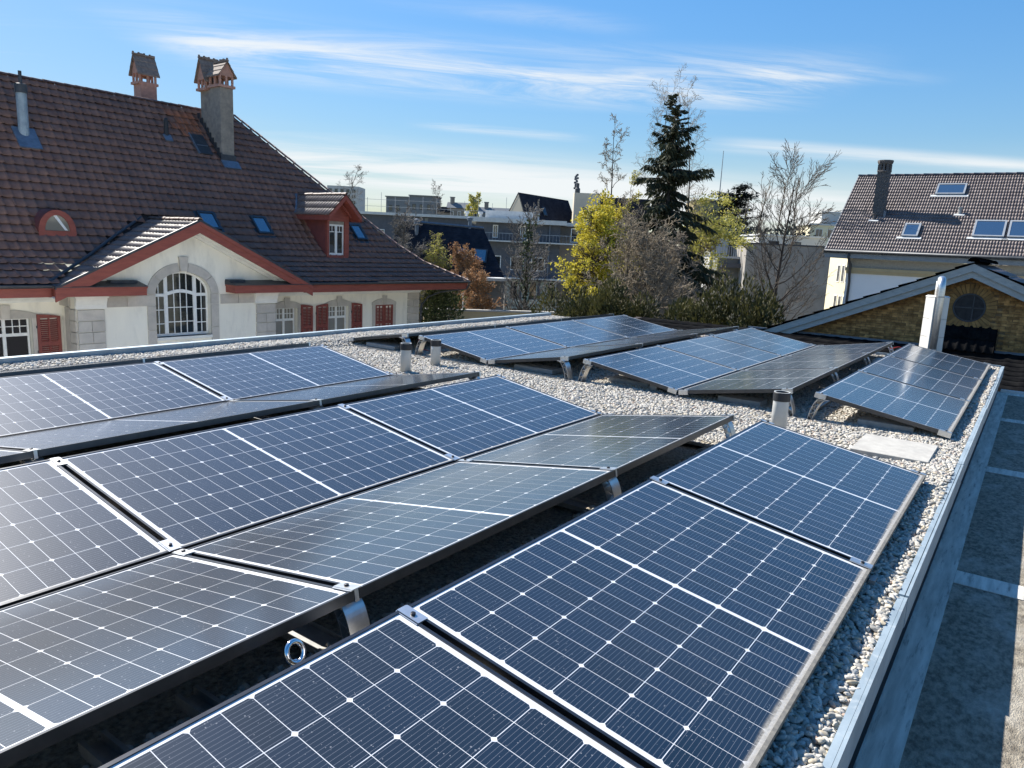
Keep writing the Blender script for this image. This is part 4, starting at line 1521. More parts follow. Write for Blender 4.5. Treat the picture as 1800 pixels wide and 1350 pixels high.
def lintel(xa, xb, z, h, kx=None):
    n = 8
    lo = [(xa - 0.18 + (xb - xa + 0.36) * i / n, z - 0.015 + 0.10 * math.sin(PI * i / n) * 0.0) for i in range(n + 1)]
    hi = [(x, z + 0.10 + h * math.sin(PI * i / n) ** 0.8) for i, (x, _) in enumerate(lo)]
    MB().prism(lo + hi[::-1], 1, 1.352, 1.41).build("lintel", M['stone'], lh)
    m_ = (xa + xb) / 2 if kx is None else kx
    MB().prism([(m_ - 0.10, z - 0.01), (m_ + 0.10, z - 0.01), (m_ + 0.13, z + 0.40), (m_ - 0.13, z + 0.40)], 1, 1.315, 1.351).build("keystone", M['stone'], lh)
    for s, x in ((-1, xa), (1, xb)):
        a, b = sorted((x, x + s * 0.16))
        MB().box(a, b, 1.352, 1.41, -3.4, z - 0.017).build("jamb_stone", M['stone'], lh)


lintel(-9.63, -8.57, -1.53, 0.17)
lintel(-7.09, -6.0, -1.53, 0.17)
lintel(-4.53, -3.48, -1.55, 0.17)
lintel(-19.42, -18.05, -1.52, 0.16)
lintel(-22.9, -21.5, -1.52, 0.16)


def shutter(xa, xb, zb, zt, y, arch=0.07, tall_left=True):
    n = 6
    top = [(xa + (xb - xa) * i / n, zt - arch + arch * math.sin(PI / 2 * ((i / n) if tall_left else 1 - i / n))) for i in range(n + 1)]
    w_ = xb - xa
    st = 0.085
    m_ = MB()
    for a, b in ((xa, xa + st), (xb - st, xb)):
        m_.box(a, b, y, y + 0.045, zb, zt - arch - 0.05)
    m_.prism([(xa, zt - arch - 0.05)] + [(xb, zt - arch - 0.05)] + top[::-1], 1, y, y + 0.045)
    zm = (zb + zt) / 2 - 0.06
    m_.box(xa + st, xb - st, y, y + 0.045, zm - 0.06, zm + 0.06).box(xa + st, xb - st, y, y + 0.045, zb, zb + 0.1)
    m_.box((xa + xb) / 2 - 0.02, (xa + xb) / 2 + 0.02, y + 0.002, y + 0.043, zb + 0.1, zt - arch - 0.05)
    o = m_.build("shutter", M['shutter'], lh)
    l = MB()
    z = zb + 0.13
    while z < zt - arch - 0.10:
        if abs(z - zm) > 0.07:
            l.hexa([(xa + st, y + .004, z - .022), (xb - st, y + .004, z - .022), (xa + st, y + .010, z - .022), (xb - st, y + .010, z - .022),
                    (xa + st, y + .032, z + .022), (xb - st, y + .032, z + .022), (xa + st, y + .038, z + .022), (xb - st, y + .038, z + .022)])
        z += 0.062
    l.build("louvre_slats", M['shutter'], o)
    MB().box(xa - 0.03, xa, y + 0.01, y + 0.03, zt - 0.42, zt - 0.34).box(xa - 0.03, xa, y + 0.01, y + 0.03, zb + 0.5, zb + 0.58).build("hinge", M['dark_metal'], o)
    return o


shutter(-8.46, -7.90, -3.1, -1.42, 1.30, tall_left=False)
shutter(-7.72, -7.14, -3.1, -1.42, 1.30, tall_left=True)
shutter(-5.88, -5.32, -3.1, -1.42, 1.30, tall_left=False)
shutter(-4.53, -4.01, -3.1, -1.50, 1.36, tall_left=True)
shutter(-4.00, -3.48, -3.1, -1.50, 1.36, tall_left=False)
shutter(-17.93, -17.29, -3.1, -1.42, 1.30, tall_left=False)
shutter(-20.2, -19.58, -3.1, -1.42, 1.30, tall_left=True)

# roof dormer
DX, DY = -6.40, 1.60
dm = MB()
dm.box(-6.96, -6.86, DY, DY + 0.14, 0.36, 1.95).box(-6.06, -5.84, DY, DY + 0.14, 0.36, 1.95).box(-6.855, -6.065, DY, DY + 0.14, 0.36, 0.56)
dm.box(-6.96, -5.84, DY - 0.01, DY + 0.13, 1.951, 2.20)
dm.prism([(-6.96, 2.201), (-5.84, 2.201), (DX, 2.80)], 1, DY + 0.02, DY + 0.12)
dm.box(-6.98, -5.82, DY - 0.05, DY + 0.10, 0.30, 0.359)
dorm = dm.build("dormer", M['red_wood'], lh)
MB().box(-6.95, -6.87, DY + 0.141, 3.6, 0.3, 2.25).box(-5.93, -5.85, DY + 0.141, 3.6, 0.3, 2.25).build("cheek", M['red_metal'], dorm)
MB().box(-6.855, -6.065, DY + 0.05, DY + 0.12, 1.82, 1.95).build("blind_box", M['chim_render'], dorm)
wd = MB()
xa, xb, za, zb, yy = -6.855, -6.075, 0.56, 1.82, DY + 0.07
wd.box(xa, xa + .06, yy, yy + .05, za, zb).box(xb - .06, xb, yy, yy + .05, za, zb).box(xa + .06, xb - .06, yy, yy + .05, zb - .07, zb).box(xa + .06, xb - .06, yy, yy + .05, za, za + .09)
wd.box((xa + xb) / 2 - .055, (xa + xb) / 2 + .055, yy - .01, yy + .048, za + .09, zb - .07)
for c in (-1, 1):
    a, b = sorted(((xa + xb) / 2 + c * .055, xa + .06 if c < 0 else xb - .06))
    wd.box(a, b, yy + .01, yy + .04, 1.50, 1.53).box((a + b) / 2 - .012, (a + b) / 2 + .012, yy + .01, yy + .04, 1.53, zb - .07)
wd.build("dormer_window", M['white_paint'], dorm)
MB().box(xa + .02, xb - .02, yy + .022, yy + .028, za + .02, zb - .02).build("pane", M['glass'], dorm)
for s in (-1, 1):
    r_b = MB()
    slope_box(r_b, DX, 3.02, DX + s * 0.84, 2.17, 1.10, 1.17, 0.20)
    slope_box(r_b, DX, 2.72, DX + s * 0.52, 2.20, 1.40, 1.46, 0.10)
    slope_box(r_b, DX, 2.84, DX + s * 0.84, 1.99, 1.171, 4.0, 0.03)
    r_b.build("dormer_bargeboard", M['red_wood'], dorm)
    eb_ = MB()
    x = DX + s * 0.80
    eb_.box(x - 0.03, x + 0.03, 1.17, 3.4, 1.98, 2.16)
    eb_.build("dormer_eave_board", M['red_wood'], dorm)
    ts = []
    su = np.array((-s * 0.84, 0, 0.85))
    sl = np.linalg.norm(su)
    su /= sl
    c = sl / 3
    un = tile_unit(0.19, c, [(0, 0.020), (0.14, 0.028), (0.28, 0.018), (0.36, 0.0), (0.62, 0.0), (0.9, 0.002), (1.0, 0.020)], 0.026, 0.03)
    for j in range(3):
        p = np.array((DX + s * 0.86, 0, 2.16)) + su * (j * c)
        dmax = 2.4 + (p[2] + c * 0.5 - 1.08) / 1.0335
        for i in range(int((dmax - 1.1) / 0.19) + 1):
            y = 1.10 + i * 0.19
            ts.append(frame_T((p[0], y + (0.19 if s < 0 else 0), p[2] + rg.uniform(0, .005)), (0, -1 if s < 0 else 1, 0), su))
    lay_tiles(dorm, "roof_tile", ts, un, M['tile_brown'], len(ts))
ridge_caps(dorm, [(DX, 1.06, 3.05), (DX, 4.2, 3.05)], M['tile_brown'], 0.30, 0.08)
MB().tube([(-7.2, 3.45, 2.22), (-6.95, 3.7, 2.5), (-6.55, 4.28, 3.04)], 0.05, 6).build("valley_flashing", M['lead'], dorm)

# ox-eye dormer
oc = MB()
OX, OY = -16.87, 2.17
n = 14
ro, ri = 0.54, 0.36
po = [(OX - ro * math.cos(PI * i / n), 1.06 + (ro + 0.12) * math.sin(PI * i / n)) for i in range(n + 1)]
pi_ = [(OX - ri * math.cos(PI * i / n), 1.08 + (ri + 0.12) * math.sin(PI * i / n)) for i in range(n + 1)]
for i in range(n):
    oc.prism([po[i], po[i + 1], pi_[i + 1], pi_[i]], 1, OY, OY + 0.10)
oc.box(OX - ro, OX + ro, OY, OY + 0.1, 0.86, 1.075)
oxo = oc.build("ox_eye_dormer", M['red_wood'], lh)
bl = MB()
for i in range(n):
    a, b = po[i], po[i + 1]
    bl.add([(a[0], OY + 0.05, a[1] + .012), (b[0], OY + 0.05, b[1] + .012), (b[0], 3.3, b[1] + 0.04), (a[0], 3.3, a[1] + 0.04)], [(0, 1, 2, 3)])
bl.add([(OX - ro - 0.005, OY + 0.05, 0.8), (OX - ro - 0.005, OY + 0.05, 1.07), (OX - ro - 0.005, 3.0, 1.07), (OX - ro - 0.005, 3.0, 0.8)], [(0, 1, 2, 3)])
bl.build("barrel_roof", M['red_metal'], oxo, smooth=True)
MB().prism(pi_, 1, OY + 0.04, OY + 0.05).build("pane", M['glass_curtain'], oxo)
MB().hexa([(OX - .1, OY + .03, 1.55), (OX + .0, OY + .03, 1.55), (OX - .1, OY + .038, 1.55), (OX + .0, OY + .038, 1.55),
           (OX + .22, OY + .03, 1.10), (OX + .30, OY + .03, 1.10), (OX + .22, OY + .038, 1.10), (OX + .30, OY + .038, 1.10)]).build("glazing_bar", M['white_paint'], oxo)

# skylights in the slope
for (xa, xb, d0, d1) in ((-11.75, -11.08, 2.62, 3.24), (-9.55, -8.90, 2.55, 3.2), (-4.66, -4.06, 2.50, 3.14)):
    za, zb = zr(d0), zr(d1)
    u = np.array((0, d1 - d0, zb - za))
    ll = np.linalg.norm(u)
    T = Matrix(frame_T((xa, d0, za), (1, 0, 0), u).tolist())
    w_ = xb - xa
    fs = MB()
    fs.box(0, 0.07, 0, ll, -0.05, 0.13).box(w_ - 0.07, w_, 0, ll, -0.05, 0.13).box(0.07, w_ - 0.07, 0, 0.09, -0.05, 0.13).box(0.07, w_ - 0.07, ll - 0.09, ll, -0.05, 0.13)
    fs.box(-0.10, -0.002, -0.05, ll + 0.05, 0.0, 0.055).box(w_ + 0.002, w_ + 0.10, -0.05, ll + 0.05, 0.0, 0.055).box(-0.1, w_ + 0.1, -0.16, -0.051, 0.0, 0.055)
    o = fs.build("skylight", M['skyframe'], lh)
    o.matrix_local = T
    MB().box(0.07, w_ - 0.07, 0.09, ll - 0.09, 0.085, 0.10).build("pane", M['skyglass'], o)

# roof hatch beside the chimney
d0, d1 = 5.5, 6.35
u = np.array((0, d1 - d0, zr(d1) - zr(d0)))
T = Matrix(frame_T((-10.25, d0, zr(d0)), (1, 0, 0), u).tolist())
ha = MB().box(0, 0.55, 0, 1.1, 0, 0.115).build("roof_hatch", M['dark_metal'], lh)
ha.matrix_local = T
MB().box(-0.05, 0.0, 0, 1.15, 0.0, 0.125).box(0.04, 0.51, 0.45, 0.49, 0.1155, 0.13).build("rim", M['lead'], ha)

# pipes on the roof
mp = MB()
mp.tube([(-16.53, 5.36, 4.0), (-16.53, 5.36, 5.50)], 0.16, 14)
mpo = mp.build("flue_pipe", M['zinc'], lh, smooth=False)
MB().lathe([(0.19, 5.50), (0.19, 5.78), (0.12, 5.80)], 14, (-16.53, 5.36, 0)).tube([(-16.53, 5.36, 5.8), (-16.53, 5.36, 6.2)], 0.055, 8).build("cowl", M['dark_metal'], mpo)
T = Matrix(frame_T((-16.85, 4.9, zr(4.9)), (1, 0, 0), (0, 1, 1.0335)).tolist())
fl = MB().box(0, 0.68, 0, 0.95, 0.03, 0.105).build("flashing", M['lead'], mpo)
fl.matrix_local = T
bv = MB().lathe([(0.085, 4.6), (0.085, 5.5), (0.06, 5.58)], 12, (-11.30, 6.05, 0)).build("black_vent", M['black_rubber'], lh)
T = Matrix(frame_T((-11.45, 5.85, zr(5.85)), (1, 0, 0), (0, 1, 1.0335)).tolist())
fl = MB().box(0, 0.3, 0, 0.35, 0.03, 0.10).build("flashing", M['lead'], bv)
fl.matrix_local = T


# chimneys with little gabled heads
def chimney_head(parent, cx, cy, z, wx, wy, ridge_axis, h=0.85):
    """slotted box under a little tiled saddle roof"""
    hx, hy = wx / 2, wy / 2
    m_ = MB()
    m_.box(cx - hx - .05, cx + hx + .05, cy - hy - .05, cy + hy + .05, z, z + 0.10)
    zt = z + 0.10
    pw = 0.075
    for px in (-hx, hx - pw):
        for py in (-hy, hy - pw):
            m_.box(cx + px, cx + px + pw, cy + py, cy + py + pw, zt, zt + 0.34)
    m_.box(cx - 0.04, cx + 0.04, cy - hy, cy - hy + pw, zt, zt + 0.34).box(cx - 0.04, cx + 0.04, cy + hy - pw, cy + hy, zt, zt + 0.34)
    m_.box(cx - hx, cx - hx + pw, cy - 0.04, cy + 0.04, zt, zt + 0.34).box(cx + hx - pw, cx + hx, cy - 0.04, cy + 0.04, zt, zt + 0.34)
    m_.box(cx - hx, cx + hx, cy - hy, cy + hy, zt + 0.341, zt + 0.44)
    zg = zt + 0.44
    rise = h - 0.44
    if ridge_axis == 'y':
        m_.prism([(cx - hx, zg), (cx + hx, zg), (cx, zg + rise)], 1, cy - hy, cy + hy)
    else:
        m_.prism([(cy - hy, zg), (cy + hy, zg), (cy, zg + rise)], 0, cx - hx, cx + hx)
    head = m_.build("chimney_head", M['chim_pink'], parent)
    t = MB()
    k = 3
    for s in (-1, 1):
        for j in range(k):
            f0, f1 = j / k, (j + 1.15) / k
            o = 0.10
            H_ = (hx if ridge_axis == 'y' else hy) + o
            r2 = rise * H_ / (H_ - o)
            a0, z0 = H_ * (1 - f0), zg + rise - r2 + r2 * f0
            a1, z1 = H_ * max(0, 1 - f1), zg + rise - r2 + r2 * min(1, f1)
            lo = 0.045
            if ridge_axis == 'y':
                p8 = [(cx + s * a0, cy - hy - o, z0 + 0.0), (cx + s * a1, cy - hy - o, z1), (cx + s * a0, cy + hy + o, z0), (cx + s * a1, cy + hy + o, z1)]
            else:
                p8 = [(cx - hx - o, cy + s * a0, z0), (cx - hx - o, cy + s * a1, z1), (cx + hx + o, cy + s * a0, z0), (cx + hx + o, cy + s * a1, z1)]
            p8 = p8 + [(q[0], q[1], q[2] + (lo + 0.02 if i % 2 == 0 else lo - 0.02)) for i, q in enumerate(p8)]
            t.hexa(p8)
    L_ = (wy if ridge_axis == 'y' else wx) + 0.2
    nb = 4
    for i in range(nb):
        a = -L_ / 2 + L_ * i / nb
        if ridge_axis == 'y':
            t.box(cx - 0.06, cx + 0.06, cy + a, cy + a + L_ / nb * 0.96, zg + rise + 0.0, zg + rise + 0.07 + 0.03 * (i % 2))
            t.box(cx - 0.03, cx + 0.03, cy + a, cy + a + 0.06, zg + rise + 0.07, zg + rise + 0.13)
        else:
            t.box(cx + a, cx + a + L_ / nb * 0.96, cy - 0.06, cy + 0.06, zg + rise + 0.0, zg + rise + 0.07 + 0.03 * (i % 2))
            t.box(cx + a, cx + a + 0.06, cy - 0.03, cy + 0.03, zg + rise + 0.07, zg + rise + 0.13)
    t.build("cap_tiles", M['tile_moss'], head)
    return head


ch = MB()
ch.box(-9.37, -8.80, 5.36, 6.12, 3.9, 7.06)
ch.box(-9.35, -8.83, 6.16, 6.88, 4.6, 7.00)
cho = ch.build("chimney", M['chim_render'], lh)
chimney_head(lh, -9.085, 5.74, 7.05, 0.62, 0.80, 'y', 0.90)
chimney_head(lh, -9.12, 6.62, 6.98, 0.66, 0.62, 'x', 1.15)
fl = MB()
fl.box(-9.42, -9.371, 5.32, 6.9, 3.9, 4.0)
for y_a in np.arange(5.3, 6.9, 0.2):
    fl.box(-9.415, -9.372, y_a, y_a + 0.19, zr(y_a) - 0.1, zr(y_a) + 0.40)
fl.box(-9.42, -8.75, 5.315, 5.359, 3.9, 4.42)
fl.build("flashing", M['dark_metal'], cho)
T = Matrix(frame_T((-9.45, 5.05, zr(5.05)), (1, 0, 0), (0, 1, 1.0335)).tolist())
f2 = MB().box(0, 0.75, 0, 0.42, 0.02, 0.10).build("flashing_apron", M['lead'], cho)
f2.matrix_local = T
c2 = MB().box(-11.0, -10.33, 8.6, 9.2, 4.5, 7.15).build("chimney", M['chim_pink'], lh)
chimney_head(lh, -10.66, 8.95, 7.15, 0.72, 0.62, 'x', 1.05)


# ------------------------------------------------------------------ white house on the right
rh = thing("white_house", "white house with brown tiled roof and skylights behind the brick gable", "house")
RX, RZ, SLP = 30.0, 1.80, 0.724
YE = 5.33
MB().add([(RX, YE, RZ - .03), (RX, -14, RZ - .03), (RX + 5, -14, RZ + 3.59), (RX + 5, YE, RZ + 3.59), (RX + 10, YE, RZ - .03), (RX + 10, -14, RZ - .03)],
         [(0, 1, 2, 3), (3, 2, 5, 4), (0, 3, 4), (1, 5, 2)]).build("roof", M['underlay'], rh)
su = np.array((5.0, 0, 3.62))
sl = np.linalg.norm(su)
su /= sl
NR = 24
c = sl / NR
un = tile_unit(0.21, c, [(0, 0.016), (0.09, 0.026), (0.20, 0.024), (0.32, 0.0), (0.40, 0.0), (0.52, 0.024), (0.64, 0.026), (0.80, 0.002), (0.9, 0.0), (1.0, 0.014)], 0.022, 0.024)
ts = []
rg = random.Random(21)
for j in range(NR):
    p = np.array((RX - 0.02, 0, RZ - 0.015)) + su * (j * c)
    for i in range(int((YE + 9.5) / 0.21)):
        y = YE - i * 0.21
        ts.append(frame_T((p[0], y, p[2] + rg.uniform(-.004, .004)), (0, -1, rg.uniform(-.008, .008)), su))
lay_tiles(rh, "roof_tile", ts, un, M['tile_brown'], 200, key=lambda T: (T[0, 3] - 28) ** 2 + (T[1, 3] + 2) ** 2)
ridge_caps(rh, [(RX + 5, YE + 0.02, RZ + 3.62), (RX + 5, -9.5, RZ + 3.62)], M['tile_brown'], 0.40, 0.10)
slope = MB()
slope.hexa([(RX, YE + .005, RZ - .25), (RX, YE + .035, RZ - .25), (RX + 5, YE + .005, RZ + 3.37), (RX + 5, YE + .035, RZ + 3.37),
            (RX, YE + .005, RZ + .02), (RX, YE + .035, RZ + .02), (RX + 5, YE + .005, RZ + 3.62), (RX + 5, YE + .035, RZ + 3.62)])
slope.build("verge_board", M['grey_soffit'], rh)
MB().box(30.6, 39.4, -14, 4.45, -7.9, 1.44).build("wall", M['white_wall'], rh)
MB().box(30.02, 30.08, -14, YE, 1.46, 1.70).box(30.081, 30.9, -14, YE, 1.45, 1.475).box(30.081, 39, 4.5, YE, 1.45, 1.475).build("eave_board", M['grey_soffit'], rh)
MB().tube([(29.95, YE + .03, 1.73), (29.95, -14, 1.73)], 0.075, 8).build("gutter", M['dark_metal'], rh, smooth=True)
MB().box(30.50, 30.598, -14, 4.52, 0.92, 1.06).box(30.55, 30.599, -14, 4.48, 0.80, 0.919).build("cornice", M['tan_band'], rh)
MB().box(30.57, 30.599, -14, 4.47, 1.061, 1.44).build("frieze", M['concrete'], rh)
MB().tube([(29.97, 4.33, 1.70), (30.0, 4.33, 1.45), (30.42, 4.31, 1.2), (30.42, 4.29, 0.7), (30.53, 4.29, 0.45), (30.53, 4.29, -7.8)], 0.055, 8).build("downpipe", M['dark_metal'], rh, smooth=True)


def rr(x, y, h=0.0):
    return (x - 0.59 * h, y, RZ + SLP * (x - RX) + 0.81 * h)


for (ya, yb, xa, xb) in ((1.79, 0.65, 33.55, 34.25), (2.52, 1.90, 30.85, 31.62), (-0.05, -1.16, 30.95, 31.9), (-1.26, -2.40, 30.95, 31.9)):
    p = np.array(rr(xa, ya))
    u = np.array((xb - xa, 0, SLP * (xb - xa)))
    ll = np.linalg.norm(u)
    T = Matrix(frame_T(p, (0, -1, 0), u).tolist())
    w_ = ya - yb
    fs = MB()
    fs.box(0, 0.07, 0, ll, -0.03, 0.12).box(w_ - 0.07, w_, 0, ll, -0.03, 0.12).box(0.07, w_ - 0.07, 0, 0.07, -0.03, 0.12).box(0.07, w_ - 0.07, ll - 0.09, ll, -0.03, 0.12)
    o = fs.build("skylight", M['grey_soffit'], rh)
    o.matrix_local = T
    MB().box(0.07, w_ - 0.07, 0.07, ll - 0.09, 0.09, 0.105).build("pane", M['skyglass'], o)
    MB().box(-0.16, w_ + 0.16, -0.14, -0.005, 0.02, 0.055).build("flashing", M['pale_edge'], o)
cc = MB()
cc.box(32.10, 32.56, 3.54, 4.0, 3.1, 5.30)
for z0 in np.arange(3.4, 5.25, 0.15):
    cc.box(32.094, 32.566, 3.534, 4.006, z0, z0 + 0.135)
co_ = cc.build("chimney", M['chim_brick'], rh)
hd = MB()
hd.lathe([(0.30, 5.30), (0.30, 5.36), (0.27, 5.37)], 10, (32.33, 3.77, 0))
for k in range(10):
    a = 2 * PI * k / 10
    x, y = 32.33 + 0.24 * math.cos(a), 3.77 + 0.24 * math.sin(a)
    hd.box(x - 0.045, x + 0.045, y - 0.045, y + 0.045, 5.36, 5.62)
hd.lathe([(0.27, 5.62), (0.30, 5.66), (0.33, 5.74), (0.33, 5.80), (0.24, 5.81)], 10, (32.33, 3.77, 0))
hd.build("chimney_head", M['chim_brick'], co_)
MB().box(32.0, 32.09, 3.46, 4.08, 3.20, 3.32).box(32.05, 32.6, 3.44, 3.53, 3.2, 3.60).build("flashing", M['lead'], co_)
for (x, y, lab) in ((31.9, 3.86, 0), (32.35, 0.62, 1)):
    p = rr(x, y)
    q = MB().lathe([(0.07, -0.1), (0.07, 0.24), (0.10, 0.25), (0.10, 0.30)], 10, p).build("roof_vent", M['chim_brick'] if lab == 0 else M['alu_dull'], rh)
    T = Matrix(frame_T(rr(x - 0.12, y + 0.2), (0, -1, 0), (1, 0, SLP)).tolist())
    o = MB().box(0, 0.4, 0, 0.12, 0.03, 0.05).build("flashing", M['pale_edge'], q)
    o.matrix_local = T

# ------------------------------------------------------------------ brick gable building
gb_ = thing("brick_gable_building", "brown brick gable with weathered white verge boards and a round window", "building")
GX = 13.0
AY, AZ = -1.50, 1.39
SL = 0.4371
BR_Z = -0.36
MB().prism([(3.4, -7.9), (-6.4, -7.9), (-6.4, AZ - 0.12 - 4.9 * SL), (AY, AZ - 0.12), (3.4, AZ - 0.12 - 4.9 * SL)], 0, GX, GX + 0.3).build("gable_wall", M['mortar'], gb_)
WCY, WCZ, WRAD = -1.515, 0.46, 0.295
rg = random.Random(8)
BMs = []
for k in range(4):
    bm_ = MB()
    hl, hh = 0.094, 0.022
    dx = 0.012
    j = lambda: rg.uniform(-.006, .006)
    bm_.hexa([(-dx + j(), hl + j(), -hh + j()), (0.02, hl, -hh), (-dx + j(), -hl + j(), -hh + j()), (0.02, -hl, -hh),
              (-dx + j(), hl + j(), hh + j()), (0.02, hl, hh), (-dx + j(), -hl + j(), hh + j()), (0.02, -hl, hh)])
    o = bm_.build("brick", M['brick'])
    BMs.append(o.data)
    bpy.data.objects.remove(o)
bricks = []
row = 0
z = BR_Z - 0.06
while z < AZ - 0.2:
    ymax = (AZ - 0.16 - z) / SL
    y = -ymax + (0.125 if row % 2 else 0.0)
    y = AY + math.floor(-ymax / 0.2) * 0.2 + (0.10 if row % 2 else 0.0)
    while y < AY + ymax:
        if y > -4.2 and y < 3.0 and abs(y - AY) < ymax + 0.05:
            d = math.hypot(y - WCY, z - WCZ)
            if d > WRAD + 0.20 and not (-2.1 < y < -1.1 and z < 0.04):
                bricks.append((y, z))
        y += 0.2
    z += 0.0525
    row += 1
bricks.sort(key=lambda q: (q[0] < -2.7, rg.random()))
for (y, z) in bricks[:300]:
    o = bpy.data.objects.new("brick", rg.choice(BMs))
    COL.objects.link(o)
    o.parent = gb_
    o.location = (GX - rg.uniform(0, 0.012), y + rg.uniform(-.006, .006), z + rg.uniform(-.004, .004))
    o.rotation_euler = (rg.uniform(-.015, .015), 0, rg.uniform(-.02, .02))
rest = MB()
for (y, z) in bricks[300:]:
    t = rg.uniform(0, 0.012)
    rest.box(GX - 0.012 - t, GX + 0.01, y - 0.094, y + 0.094, z - 0.022, z + 0.022)
if bricks[300:]:
    tag(rest.build("bricks", M['brick'], gb_), kind='stuff')
# ring of bricks round the window
vm = MB().hexa([(-0.022, -0.024, 0.0), (0.02, -0.024, 0.0), (-0.022, 0.024, 0.0), (0.02, 0.024, 0.0),
                (-0.022, -0.036, 0.19), (0.02, -0.036, 0.19), (-0.022, 0.036, 0.19), (0.02, 0.036, 0.19)]).build("ring_brick", M['brick_yellow'])
vmd = vm.data
bpy.data.objects.remove(vm)
NV = 34
for k in range(NV):
    a = 2 * PI * k / NV
    T = Matrix.Translation((GX, WCY + math.sin(a) * (WRAD + 0.005), WCZ + math.cos(a) * (WRAD + 0.005))) @ Matrix.Rotation(-a, 4, 'X')
    link("ring_brick", vmd, gb_, T)
for (y0, y1, z0, z1) in ((-2.55, -2.12, -0.38, 0.16), (-1.95, -1.1, 0.085, 0.14)):
    MB().box(GX - 0.016, GX - 0.0005, y0, y1, z0, z1).build("ochre_patch", M['brick_yellow'], gb_) if False else None
rw = MB()
n = 28
ring = [(WCY + WRAD * math.cos(2 * PI * i / n), WCZ + WRAD * math.sin(2 * PI * i / n)) for i in range(n)]
MB().prism(ring, 0, GX - 0.004, GX - 0.001).build("round_window", M['dark_glass'], gb_)
for i in range(n):
    a, b = ring[i], ring[(i + 1) % n]
    f = 0.90
    ai, bi_ = [(WCY + (q[0] - WCY) * f, WCZ + (q[1] - WCZ) * f) for q in (a, b)]
    rw.prism([a, b, bi_, ai], 0, GX - 0.03, GX - 0.0045)
rw.box(GX - 0.02, GX - 0.0045, WCY - 0.26, WCY + 0.26, WCZ - 0.015, WCZ + 0.010).box(GX - 0.02, GX - 0.0045, WCY - 0.08, WCY - 0.055, WCZ - 0.25, WCZ + 0.24)
rw.build("window_bars", M['dark_metal'], gb_)
# verge boards
for s, yl_ in ((1, 4.6), (-1, 4.9)):
    ye, ze = AY + s * yl_, AZ - SL * yl_

    def sb(mb, x0, x1, t0, t1, yl_=yl_, s=s):
        mb.hexa([(x0, AY, AZ - t1), (x1, AY, AZ - t1), (x0, AY + s * yl_, AZ - t1 - SL * yl_), (x1, AY + s * yl_, AZ - t1 - SL * yl_),
                 (x0, AY, AZ - t0), (x1, AY, AZ - t0), (x0, AY + s * yl_, AZ - t0 - SL * yl_), (x1, AY + s * yl_, AZ - t0 - SL * yl_)])
    b = MB()
    sb(b, GX - 0.30, GX - 0.265, 0.035, 0.185)
    b.build("verge_board", M['white_weathered'], gb_)
    b = MB()
    sb(b, GX - 0.262, GX - 0.23, 0.16, 0.315)
    b.build("verge_board", M['white_weathered'], gb_)
    b = MB()
    sb(b, GX - 0.228, GX - 0.001, 0.20, 0.235)
    b.build("soffit_board", M['white_weathered'], gb_)
    b = MB()
    sb(b, GX - 0.22, GX + 8.0, 0.03, 0.12)
    b.build("roof_deck", M['underlay'], gb_)
    # stepped flat tiles
    cl = 0.36
    un = tile_unit(0.32, cl, [(0, 0.012), (0.08, 0.02), (0.16, 0.004), (0.5, 0.0), (0.9, 0.004), (1.0, 0.012)], 0.035, 0.035)
    ts = []
    u = np.array((0, -s * 1.0, SL))
    u /= np.linalg.norm(u)
    for j in range(14):
        p = np.array((0, AY + s * yl_, AZ - SL * yl_ - 0.03)) + u * (j * cl)
        if (p[1] + u[1] * cl * 0.6 - AY) * s < 0:
            continue
        for i in range(16):
            x = GX - 0.34 + i * 0.32
            if s > 0:
                T = frame_T((x, p[1], p[2] + rg.uniform(0, .008)), (1, 0, 0), u) if np.cross((1, 0, 0), u)[2] > 0 else frame_T((x + 0.32, p[1], p[2] + rg.uniform(0, .008)), (-1, 0, 0), u)
            else:
                T = frame_T((x, p[1], p[2] + rg.uniform(0, .008)), (1, 0, 0), u) if np.cross((1, 0, 0), u)[2] > 0 else frame_T((x + 0.32, p[1], p[2] + rg.uniform(0, .008)), (-1, 0, 0), u)
            ts.append(T)
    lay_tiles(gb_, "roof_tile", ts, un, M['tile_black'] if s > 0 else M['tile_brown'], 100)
ridge_caps(gb_, [(GX - 0.36, AY, AZ + 0.015), (GX + 7, AY, AZ + 0.015)], M['tile_black'], 0.4, 0.11)
# dark lean-to roof against the gable foot
lt = thing("lean_to_roof", "low dark tile roof with shade in its colour, running along the foot of the brick gable", "roof")
MB().add([(7.35, 6.0, -0.98), (7.35, -9.0, -0.98), (GX - 0.02, -9.0, -0.42), (GX - 0.02, 6.0, -0.42), (7.35, 6, -7.9), (7.35, -9, -7.9), (GX - .02, -9, -7.9), (GX - .02, 6, -7.9)],
         [(0, 1, 2, 3), (4, 5, 1, 0), (5, 6, 2, 1), (7, 4, 0, 3)]).build("roof_body", M['underlay'], lt)
u = np.array((5.63, 0, 0.56))
cl = 0.40
un = tile_unit(0.30, cl, [(0, 0.008), (0.12, 0.012), (0.25, 0.008), (0.35, 0.0), (0.9, 0.0), (1.0, 0.008)], 0.012, 0.014)
ts = []
uu = u / np.linalg.norm(u)
for j in range(14):
    p = np.array((7.35, 0, -0.975)) + uu * (j * cl)
    for i in range(44):
        y = 5.8 - i * 0.30
        ts.append(frame_T((p[0], y, p[2]), (0, -1, 0), uu))
lay_tiles(lt, "roof_tile", ts, un, M['tile_black'], 0)  # shade over this roof is put into the black tile colour
MB().box(GX - 0.06, GX - 0.017, -6, 3.0, -0.44, -0.37).build("wall_flashing", M['lead'], lt)
hd_ = thing("tiled_hood", "black tiled hood below the round window of the brick gable", "hood")
